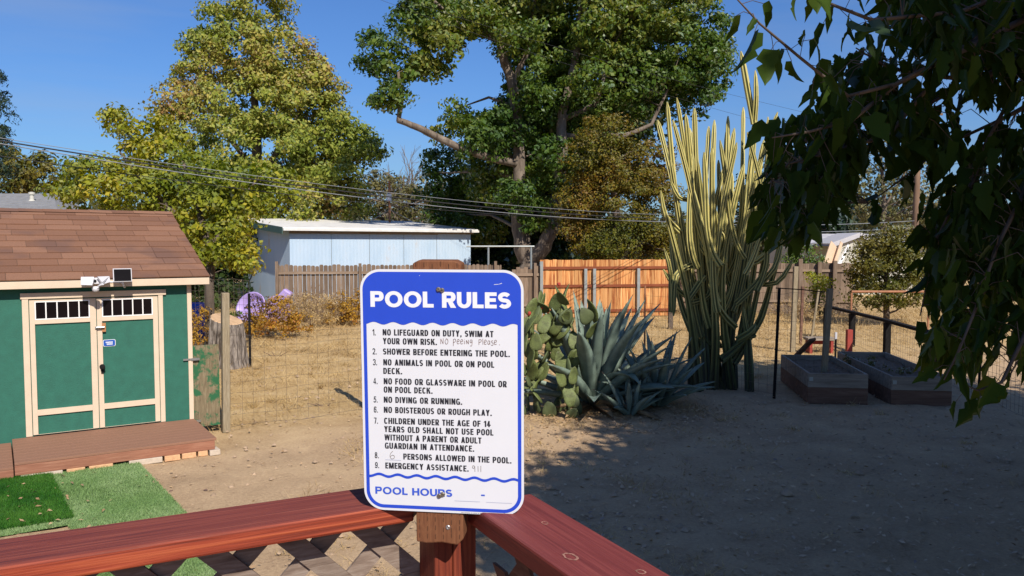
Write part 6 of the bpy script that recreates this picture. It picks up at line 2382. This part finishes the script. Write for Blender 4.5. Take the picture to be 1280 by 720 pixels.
        out.append([(w * 0.15, -t * 0.85), (w * 0.5, -t * 0.85), (w, 0), (w * 0.45, 0)])
    else:
        w = 0.26 if not wide else 0.34
    return out, w


def put_text(mb, s, u0, u1, base, cap, t, lift, wide=False, gap=0.085):
    """a line of capitals from u0 to u1 (mm) standing on base"""
    x = 0.0
    items = []
    for ch in s:
        g, w = glyph(ch, t, wide)
        items.append((x, g))
        x += w + gap
    x -= gap
    ky = cap
    kx = cap * 0.92 if u1 is None else (u1 - u0) / x
    k = 0
    for x0, g in items:
        for poly in g:
            # every piece a hair above the last, so that no two overlap in one plane
            k = (k + 1) % 7
            a = sum(poly[i][0] * poly[(i + 1) % len(poly)][1] - poly[(i + 1) % len(poly)][0] * poly[i][1] for i in range(len(poly)))
            P = poly if a > 0 else poly[::-1]
            mb._add([sp(u0 + (x0 + px) * kx, base - py * ky, lift + 0.02 * k) for px, py in P], [tuple(range(len(P)))])


def stroke(mb, pts, wd, lift):
    """a pen stroke as a flat ribbon"""
    P = []
    n = len(pts)
    for i in range(n - 1):
        p0, p1, p2, p3 = [Vector((*pts[k], 0)) for k in (max(i - 1, 0), i, i + 1, min(i + 2, n - 1))]
        for j in range(4):
            u = j / 4
            P.append(0.5 * ((2 * p1) + (p2 - p0) * u + (2 * p0 - 5 * p1 + 4 * p2 - p3) * u * u + (3 * p1 - p0 - 3 * p2 + p3) * u ** 3))
    P.append(Vector((*pts[-1], 0)))
    V = []
    for i, p in enumerate(P):
        d = P[min(i + 1, len(P) - 1)] - P[max(i - 1, 0)]
        if d.length < 1e-6:
            d = Vector((1, 0, 0))
        d.normalize()
        nn = Vector((-d.y, d.x, 0)) * wd / 2
        V += [sp(p.x + nn.x, p.y + nn.y, lift), sp(p.x - nn.x, p.y - nn.y, lift)]
    mb._add(V, [(2 * i, 2 * i + 1, 2 * i + 3, 2 * i + 2) for i in range(len(P) - 1)])


def build_sign():
    t = thing('pool_sign', 'white and blue pool rules sign screwed to a brown board on the deck post', 'sign', (SC.x, SC.y, SC.z - 0.2286), R(-7.42))
    # panel
    m = MB()
    o = rrect(0, 38, 14)
    n = len(o)
    m._add([sp(u, v, 0) for u, v in o] + [sp(u, v, -2.0) for u, v in o],
           [tuple(range(n - 1, -1, -1)), tuple(range(n, 2 * n))] + [(i, (i + 1) % n, n + (i + 1) % n, n + i) for i in range(n)])
    m.build('panel', M['sign_white'], t)
    # blue border, header and lower wave
    b = MB()
    A, B = rrect(4.6, 33.5, 14), rrect(11.0, 27.5, 14)
    n = len(A)
    b._add([sp(u, v, 0.3) for u, v in A] + [sp(u, v, 0.3) for u, v in B], [(i, n + i, n + (i + 1) % n, (i + 1) % n) for i in range(n)])
    inner = rrect(10.6, 27.9, 14)

    def hw(u):
        return 100.2 - 2.5 * math.sin(2 * math.pi * (u - 15.5) / 37.3)
    top = [p for p in inner if p[1] < 90]
    # order: left side bottom up, over the top, right side down, then wave back
    left = sorted([p for p in top if p[0] < 152], key=lambda p: (-p[1], p[0]))
    right = sorted([p for p in top if p[0] >= 152], key=lambda p: (p[1], p[0]))
    wave = [(u, hw(u)) for u in np.linspace(SGW - 10.6, 10.6, 90)]
    poly = left + right + wave
    b._add([sp(u, v, 0.45) for u, v in poly], [tuple(range(len(poly) - 1, -1, -1))])
    us = np.linspace(10.8, SGW - 10.8, 110)
    W_ = [(u, 389.6 - 2.4 * math.sin(2 * math.pi * (u - 20.5) / 36.6)) for u in us]
    V = []
    for u, v in W_:
        V += [sp(u, v - 2.5, 0.45), sp(u, v + 2.5, 0.45)]
    b._add(V, [(2 * i, 2 * i + 1, 2 * i + 3, 2 * i + 2) for i in range(len(W_) - 1)])
    b.build('blue_border', M['sign_blue'], t)
    # lettering
    w = MB()
    put_text(w, 'POOL RULES', 19.6, 282.2, 69.8, 29.2, 0.265, 0.8, True, 0.075)
    w.build('title_lettering', M['print_white'], t)
    k = MB()
    cap = 11.3
    rows = [('1.', 22.2, 123.0, None), ('NO LIFEGUARD ON DUTY, SWIM AT', 41.7, 122.6, 249.5), ('YOUR OWN RISK.', 41.9, 139.0, 144.3),
            ('2.', 21.8, 158.8, None), ('SHOWER BEFORE ENTERING THE POOL.', 41.6, 158.6, 279.5),
            ('3.', 22.3, 179.2, None), ('NO ANIMALS IN POOL OR ON POOL', 41.9, 178.9, 250.7), ('DECK.', 41.6, 195.2, 77.6),
            ('4.', 22.0, 214.9, None), ('NO FOOD OR GLASSWARE IN POOL OR', 42.0, 214.7, 273.4), ('ON POOL DECK.', 41.7, 230.5, 134.9),
            ('5.', 22.1, 249.9, None), ('NO DIVING OR RUNNING.', 41.5, 249.7, 190.5),
            ('6.', 21.9, 269.1, None), ('NO BOISTEROUS OR ROUGH PLAY.', 41.2, 269.0, 245.7),
            ('7.', 22.0, 290.3, None), ('CHILDREN UNDER THE AGE OF 14', 41.4, 290.0, 243.5), ('YEARS OLD SHALL NOT USE POOL', 41.2, 305.8, 248.5),
            ('WITHOUT A PARENT OR ADULT', 41.5, 321.8, 226.0), ('GUARDIAN IN ATTENDANCE.', 42.0, 337.6, 212.3),
            ('8.', 22.0, 356.9, None), ('PERSONS ALLOWED IN THE POOL.', 77.2, 357.4, 281.8),
            ('9.', 22.2, 376.0, None), ('EMERGENCY ASSISTANCE.', 42.1, 376.0, 201.5)]
    for s, u, v, u1 in rows:
        put_text(k, s, u, u1, v, cap, 0.195 if u1 else 0.15, 0.5, False, 0.095)
    k.build('rules_lettering', M['print_black'], t)
    h = MB()
    put_text(h, 'POOL HOURS', 21.7, 170.0, 426.0, 14.0, 0.235, 0.5, True, 0.10)
    h._add([sp(*p, 0.5) for p in ((224.6, 418.9), (231.6, 418.9), (231.6, 421.7), (224.6, 421.7))], [(3, 2, 1, 0)])
    h.build('hours_lettering', M['print_blue'], t)
    ln = MB()
    for u0, u1, v in ((42.4, 72.6, 359.3), (174.4, 222.2, 433.1), (234.3, 282.4, 433.3)):
        ln._add([sp(u0, v - .35, 0.5), sp(u1, v - .35, 0.5), sp(u1, v + .35, 0.5), sp(u0, v + .35, 0.5)], [(3, 2, 1, 0)])
    ln.build('blank_lines', M['line_grey'], t)
    # tiny illegible maker's line in the bottom margin
    f = MB()
    rs = np.random.default_rng(1)
    u = 187.0
    while u < 262:
        d = rs.uniform(0.5, 1.1)
        if rs.uniform() > 0.12:
            f._add([sp(u, 454.9, 0.4), sp(u + d, 454.9, 0.4), sp(u + d, 455.9, 0.4), sp(u, 455.9, 0.4)], [(3, 2, 1, 0)])
        u += d + 0.35
    c_ = [(268 + 2.1 * math.cos(a), 454.8 + 1.9 * math.sin(a)) for a in np.linspace(0, 2 * math.pi, 14, endpoint=False)]
    f._add([sp(*p, 0.4) for p in c_], [tuple(range(len(c_) - 1, -1, -1))])
    f.build('fine_print', M['ink_grey'], t)
    # handwriting
    hw_ = MB()
    x0, y0, q = 151.3, 125.6, 1.0

    def hwr(strokes, ox, oy, sx_=1.0, sy_=1.0):
        for st in strokes:
            stroke(hw_, [(ox + a * sx_, oy + b_ * sy_) for a, b_ in st], 0.85, 0.5)
    # letters in a box about 6 wide, baseline at 10, cap top at 0
    G = {'N': ([[(0, 10.5), (0.3, 1)], [(0.3, 1), (5.2, 10.2)], [(5.2, 10.2), (5.6, 0.2)]], 7.5),
         'O': ([[(3, 1.2), (0.4, 5), (1.6, 10), (5, 9.6), (6.6, 5), (4.6, 1), (2.2, 1)]], 7),
         'p': ([[(0.6, 1.5), (0.2, 13.5)], [(0.4, 2), (4.2, 0.8), (5.4, 4), (2.5, 6.8), (0.4, 6.6)]], 6.6),
         'e': ([[(0.4, 5.6), (4.6, 4.8), (4.2, 1.8), (1.6, 2.0), (0.2, 5.8), (1.6, 9.6), (5.2, 8.6)]], 6.2),
         'i': ([[(0.8, 3.6), (0.9, 9.8)], [(0.8, 0.6), (1.0, 1.2)]], 4.0),
         'n': ([[(0.2, 9.6), (0.3, 2.6)], [(0.3, 2.6), (4.6, 9.6)], [(4.6, 9.6), (4.8, 1.8)]], 6.4),
         'g': ([[(4.6, 2.4), (1.6, 1.8), (0.4, 5.2), (2.6, 7.2), (4.6, 3.4)], [(4.7, 2.0), (4.6, 9.6), (3.0, 13.2), (0.6, 12.4)]], 6.4),
         'P': ([[(0.6, 1), (0.5, 10.8)], [(0.4, 1.4), (4.8, 1.2), (5.4, 4.2), (2.5, 6.2), (0.6, 6)]], 6.6),
         'l': ([[(0.8, -0.5), (0.9, 10)]], 2.8),
         'a': ([[(4.4, 3.4), (1.4, 3.2), (0.3, 7), (2, 9.8), (4.4, 6.6), (4.6, 3.4)], [(4.6, 3.4), (4.9, 9.8)]], 6.0),
         's': ([[(4.2, 2.8), (1.2, 3.2), (1.6, 5.8), (4.4, 7.4), (3.6, 11), (0.2, 10.6)]], 5.4),
         '.': ([[(0.2, 9.6), (1.0, 9.9), (1.1, 10.5)]], 2)}
    ox = x0
    for word, gap in (('NO', 8.0), ('peeing', 9.5), ('Please', 2.5), ('.', 0)):
        for ch in word:
            ss, adv = G[ch if ch != 'n' else 'n']
            hwr(ss, ox, y0 + 0.8, 0.88, 1.02)
            ox += adv * 1.06
        ox += gap
    hw_.build('handwriting', M['ink_brown'], t)
    hw_ = MB()
    hwr([[(5.4, 0), (1.4, 4.4), (0.2, 10), (3, 14.2), (7.6, 12.6), (7.8, 8.6), (4.2, 7.4), (0.6, 10.4)]], 51.4, 342.4, 1.05, 1.05)
    hwr([[(4.8, 2), (1.6, 0.8), (0.6, 4.6), (3, 6.4), (5, 2.6)], [(5, 1.8), (5.2, 12.8)], [(11, 1), (11.2, 12.6)], [(16.4, 0.6), (16.3, 12.8)]], 208.2, 363.6, 1.0, 0.95)
    hw_.build('handwritten_numbers', M['ink_grey'], t)
    # scratches in the blue
    s = MB()
    for p in ([(251, 26.5), (256, 26.1), (259.5, 25.6)], [(260.5, 25.6), (265.5, 23.8)], [(113, 10.5), (113.6, 11.4)]):
        stroke(s, p, 0.8, 0.7)
    s.build('scratches', M['print_white'], t)
    # pairs of screws
    for (u, v) in ((148.3, 36.4), (155.0, 37.8), (145.4, 424.6), (151.8, 421.6)):
        q = MB()
        T = SGN @ Matrix.Translation(((u - SGW / 2) / 1000, -0.0018, (SGH / 2 - v) / 1000)) @ Matrix.Rotation(R(90), 4, 'X')
        q.lathe([(0.0046, 0), (0.0046, 0.0012), (0.0034, 0.0026), (0.0016, 0.0027), (0.0013, 0.0014), (0.0002, 0.0013)], None, 14, T)
        q.build('screw', M['screw'], t)
    # board behind the sign
    st = MB(SGN)
    zt = (SGN.inverted() @ at(548, 325.5, 1.46)).z
    zb = -0.2917
    xc, hw2 = (547.5 - 551.5) * 1.47 / 1000 - 0.0, 0.0455
    xl, xr = -0.0455 - 0.008, 0.0455 - 0.008
    c = 0.012
    poly = [(xl, zb + 0.002), (xl + 0.02, zb), (xl + 0.05, zb + 0.003), (xr - 0.012, zb - 0.001), (xr, zb + 0.012), (xr, zt - 0.006), (xr - c, zt), (xl + c, zt), (xl, zt - 0.006)]
    st.prism(poly, Matrix(((1, 0, 0, 0), (0, 0, 1, 0.002), (0, 1, 0, 0), (0, 0, 0, 1))), 0.036)
    st.build('backing_board', M['stake'], t, bevel=0.003)
    sl = MB(SGN)
    rs = np.random.default_rng(6)
    for z in list(np.arange(zb + 0.012, -0.23, 0.0155)) + [zt - 0.012, zt - 0.003 - 0.024]:
        for k_, x in enumerate(np.linspace(xl + 0.007, xr - 0.007, 6)):
            d = rs.uniform(-0.003, 0.003)
            sl.box((x - 0.0005, 0.0008, z + d), (x + 0.0005, 0.0017, z + d + 0.008))
    sl.build('incisions', M['stake_slit'], t)
    q = MB()
    sw = SGN.inverted() @ at(561.5, 656.5, 1.49)
    T = SGN @ Matrix.Translation((sw.x, 0.002, sw.z)) @ Matrix.Rotation(R(90), 4, 'X')
    q.lathe([(0.0045, 0), (0.0045, 0.0008), (0.0036, 0.0014), (0.0016, 0.0013), (0.0013, 0.0006), (0.0003, 0.0005)], None, 14, T)
    q.build('screw', M['steel'], t)


build_sign()


# ------------------------------------------------------------------ mulberry shading the yard from the right
def big_leaves(P, D, size, rs, twist=None):
    """lobed, toothed, folded leaves hanging from P along D"""
    n = len(P)
    prof = np.array([0.05, 0.74, 1.0, 0.66, 0.95, 0.70, 0.40, 0.16, 0.015])
    ss = np.array([0.0, 0.05, 0.20, 0.33, 0.44, 0.58, 0.72, 0.86, 1.0])
    rows = len(ss)
    D = D / np.linalg.norm(D, axis=1)[:, None]
    a = rs.normal(size=(n, 3))
    a[:, 1] -= 0.6
    nr = a - D * (a * D).sum(1)[:, None]
    nr /= np.linalg.norm(nr, axis=1)[:, None]
    sd = np.cross(D, nr)
    L = size * rs.uniform(0.55, 1.4, n)
    W = L * rs.uniform(0.20, 0.33, n)
    fold = rs.uniform(0.1, 1.05, n)
    curl = rs.uniform(-0.3, 0.9, n)
    V = np.zeros((n, rows, 3, 3))
    lob = rs.uniform(0.68, 1.12, (n, rows, 2))
    for i in range(rows):
        s = ss[i]
        mid = P + D * (L * s)[:, None] - nr * (L * curl * s * s * 0.5)[:, None]
        V[:, i, 1] = mid
        for k, sg in ((0, -1), (2, 1)):
            wv = W * prof[i] * lob[:, i, 0 if k == 0 else 1]
            back = L * (0.06 if 0 < i < rows - 1 else 0) * (1 if i != 1 else -1.2)
            V[:, i, k] = mid + sd * (sg * wv * np.cos(fold))[:, None] + nr * (wv * np.sin(fold))[:, None] + D * back[:, None]
    base = (np.arange(n) * rows * 3)[:, None]
    F = []
    for i in range(rows - 1):
        for k in (0, 1):
            F.append(np.concatenate([base + i * 3 + k, base + i * 3 + k + 1, base + (i + 1) * 3 + k + 1, base + (i + 1) * 3 + k], 1))
    return V.reshape(-1, 3), np.concatenate(F)


def build_mulberry():
    rs = np.random.default_rng(19)
    base = Vector((7.6, 3.0, 0))
    t = thing('mulberry_tree', 'dark leafy mulberry overhanging the yard from the right with big drooping leaves', 'tree', base)
    w = MB()
    top = base + Vector((-0.3, 0.2, 3.6))
    w.tube([base, base + Vector((-0.05, 0.05, 1.2)), base + Vector((-0.15, 0.1, 2.4)), top], [0.32, 0.25, 0.22, 0.2], 12)
    w.build('trunk', M['bark_dark'], t, smooth=True)
    # upper crown, overhead and to the right
    c = np.where(rs.uniform(0, 1, (4600, 1)) < 0.36, np.array([[5.85, 0.8, 5.6]]), np.array([[8.2, 4.5, 6.3]]))
    r = np.where(c[:, :1] < 7, np.array([[3.15, 3.2, 1.9]]), np.array([[3.8, 5.3, 3.0]]))
    n = len(c)
    d = rs.normal(size=(n, 3))
    d /= np.linalg.norm(d, axis=1)[:, None]
    q = rs.uniform(0.1, 1, n) ** 0.55
    lump = 1 + 0.13 * np.sin(d[:, 0] * 7 + d[:, 1] * 4) * np.sin(d[:, 2] * 6 - d[:, 1] * 5)
    C = c + d * (q * lump)[:, None] * r
    x, y, z = C.T
    # unseen low skirts away from the yard, added to block light from the right
    d2 = rs.normal(size=(900, 3))
    d2 /= np.linalg.norm(d2, axis=1)[:, None]
    C = np.concatenate([C, np.array([9.6, 5.2, 3.3]) + d2 * (rs.uniform(0.1, 1, 900) ** 0.5)[:, None] * np.array([2.5, 3.6, 2.0])])
    x, y, z = C.T
    out = (x > 0.66 * y + 0.5) | ((z - 2.5) / np.maximum(y, 0.1) > 0.345 + 0.4 / np.maximum(y, 0.5))
    C = C[out & ((z > 3.3) | ((z > 1.5) & (x > 0.7 * y + 0.8) & (x > 6.5))) & (y > -3.0)]
    br = MB()
    for i in rs.choice(len(C), 70, replace=False):
        e = Vector(C[i])
        m = top.lerp(e, 0.45) + Vector(rs.normal(0, 0.25, 3))
        br.tube([top - Vector((0, 0, 0.3)), top.lerp(m, 0.5) + Vector(rs.normal(0, 0.1, 3)), m, m.lerp(e, 0.5) + Vector(rs.normal(0, 0.12, 3)), e], [0.07, 0.055, 0.04, 0.025, 0.008], 5, cap=False)
    ci = np.repeat(np.arange(len(C)), 34)
    P = C[ci] + rs.normal(size=(len(ci), 3)) * np.array((0.34, 0.34, 0.22))
    np_mesh('crown', leaf_quads(P, 0.19, None, up=0.5, aspect=0.75, rs=rs), None, 4, M['lf_mul'], t)
    # hanging boughs in view
    lines = [[(1360, -60, 3.9), (1220, 50, 3.7), (1120, 105, 3.55), (1060, 120, 3.4), (1000, 72, 3.2), (950, 30, 3.1), (915, -8, 3.0)],
             [(1340, 60, 4.2), (1220, 100, 4.1), (1120, 150, 4.0), (1060, 205, 3.9), (1015, 255, 3.85), (985, 305, 3.8)],
             [(1340, 100, 4.4), (1250, 150, 4.3), (1180, 182, 4.25), (1130, 222, 4.2), (1075, 262, 4.15)],
             [(1350, 150, 3.8), (1285, 230, 3.7), (1245, 310, 3.6), (1222, 380, 3.55), (1198, 440, 3.5), (1180, 475, 3.5)],
             [(1360, 280, 3.7), (1295, 390, 3.6), (1268, 445, 3.55), (1252, 478, 3.5), (1222, 488, 3.5), (1205, 480, 3.5)],
             [(1340, -40, 3.8), (1200, 15, 3.6), (1090, 25, 3.4), (1020, -2, 3.2), (985, -20, 3.1)],
             [(1350, 20, 4.4), (1270, 110, 4.2), (1215, 210, 4.1), (1170, 300, 4.0), (1150, 395, 3.95)],
             [(1350, 190, 4.0), (1275, 290, 3.9), (1215, 390, 3.8), (1165, 430, 3.75)],
             [(1200, 60, 3.9), (1110, 170, 3.8), (1040, 190, 3.7), (985, 205, 3.65), (955, 235, 3.6)],
             [(1120, 105, 3.6), (1065, 150, 3.5), (1010, 165, 3.45), (965, 172, 3.4)],
             [(1220, 100, 4.0), (1165, 95, 3.9), (1110, 85, 3.8), (1070, 60, 3.7)],
             [(1350, 330, 4.6), (1290, 420, 4.5), (1262, 470, 4.4)],
             [(1250, 150, 4.3), (1200, 260, 4.2), (1172, 330, 4.1), (1160, 350, 4.1)]]
    nodes = []
    P, D = [], []
    for ln in lines:
        pts = [at(*p) for p in ln]
        far = pts[0] + Vector((1.6, 0.2, 0.8))
        pp = [top, top.lerp(far, 0.6) + Vector((0, 0, 0.3)), far] + pts
        m = len(pp)
        br.tube(pp, [0.06, 0.045, 0.026] + list(np.linspace(0.013, 0.0028, m - 3)), 6, cap=False)
        # the stretch outside the picture is leafy too
        for a, b, cnt in ((pp[0], pp[1], 30), (pp[1], far, 60), (far, pts[0], 60)):
            for j in range(cnt):
                q = a.lerp(b, rs.uniform(0, 1)) + Vector(rs.normal(0, 0.22, 3))
                if abs(q.x) < 0.66 * q.y:
                    continue
                P.append(q)
                D.append(Vector((rs.normal(-0.1, 0.35), rs.normal(0, 0.35), -1.0)))
        for i in range(len(pts) - 1):
            a, b = pts[i], pts[i + 1]
            L = (b - a).length
            k = max(2, int(L / 0.055))
            for j in range(k):
                q = a.lerp(b, j / k)
                nodes.append(q)
                for rep_ in range(1 + (rs.uniform() < 0.35)):
                    o = Vector(rs.normal(0, 0.045, 3))
                    e = q + o + Vector((0, 0, -0.02))
                    br.tube([q, q.lerp(e, 0.5) + Vector((0, 0, 0.012)), e], 0.0016, 3, cap=False)
                    P.append(e)
                    D.append(Vector((o.x * 8 - 0.12, o.y * 8, -1.0)).normalized() + Vector(rs.normal(0, 0.22, 3)))
    # side twigs filling the thick parts

    def inside(px, py, poly):
        c_ = False
        n_ = len(poly)
        for i in range(n_):
            x1, y1 = poly[i]
            x2, y2 = poly[(i + 1) % n_]
            if (y1 > py) != (y2 > py) and px < (x2 - x1) * (py - y1) / (y2 - y1) + x1:
                c_ = not c_
        return c_
    regs = [([(1085, -30), (1330, -30), (1330, 110), (1230, 118), (1175, 60), (1120, 45)], 560, (3.4, 4.8)),
            ([(1215, 170), (1330, 150), (1330, 440), (1265, 425), (1240, 385), (1215, 440), (1170, 425), (1160, 330), (1190, 260)], 760, (3.5, 5.0)),
            ([(955, 150), (1050, 135), (1085, 190), (1050, 240), (1005, 290), (965, 290), (948, 240), (965, 190)], 270, (3.4, 4.4)),
            ([(1020, 70), (1110, 55), (1150, 130), (1075, 170), (1000, 150), (1030, 110)], 150, (3.5, 4.4)),
            ([(1110, 150), (1200, 130), (1215, 200), (1180, 330), (1140, 300), (1160, 210)], 110, (3.7, 4.6)),
            ([(1155, 400), (1240, 380), (1250, 430), (1185, 465), (1150, 450)], 60, (3.5, 4.0))]
    NV = np.array(nodes)
    for poly, cnt, (da, db) in regs:
        xs = [p[0] for p in poly]
        ys = [p[1] for p in poly]
        k = 0
        while k < cnt:
            px, py = rs.uniform(min(xs), max(xs)), rs.uniform(min(ys), max(ys))
            if not inside(px, py, poly):
                continue
            k += 1
            q = at(px, py, rs.uniform(da, db))
            i = int(np.argmin(((NV - np.array(q)) ** 2).sum(1)))
            if k % 3 == 0:
                s = nodes[i]
                br.tube([s, s.lerp(q, 0.5) + Vector(rs.normal(0, 0.02, 3)) + Vector((0, 0, 0.03)), q], [0.003, 0.0022, 0.0013], 4, cap=False)
            P.append(q)
            D.append(Vector((rs.normal(-0.1, 0.35), rs.normal(0, 0.35), -1.0)))
    br.build('branches', M['bark_dark'], t, smooth=True)
    V, F = big_leaves(np.array(P), np.array(D), 0.128, rs)
    np_mesh('drooping_leaves', V, F, 4, M['lf_mul'], t)


build_mulberry()
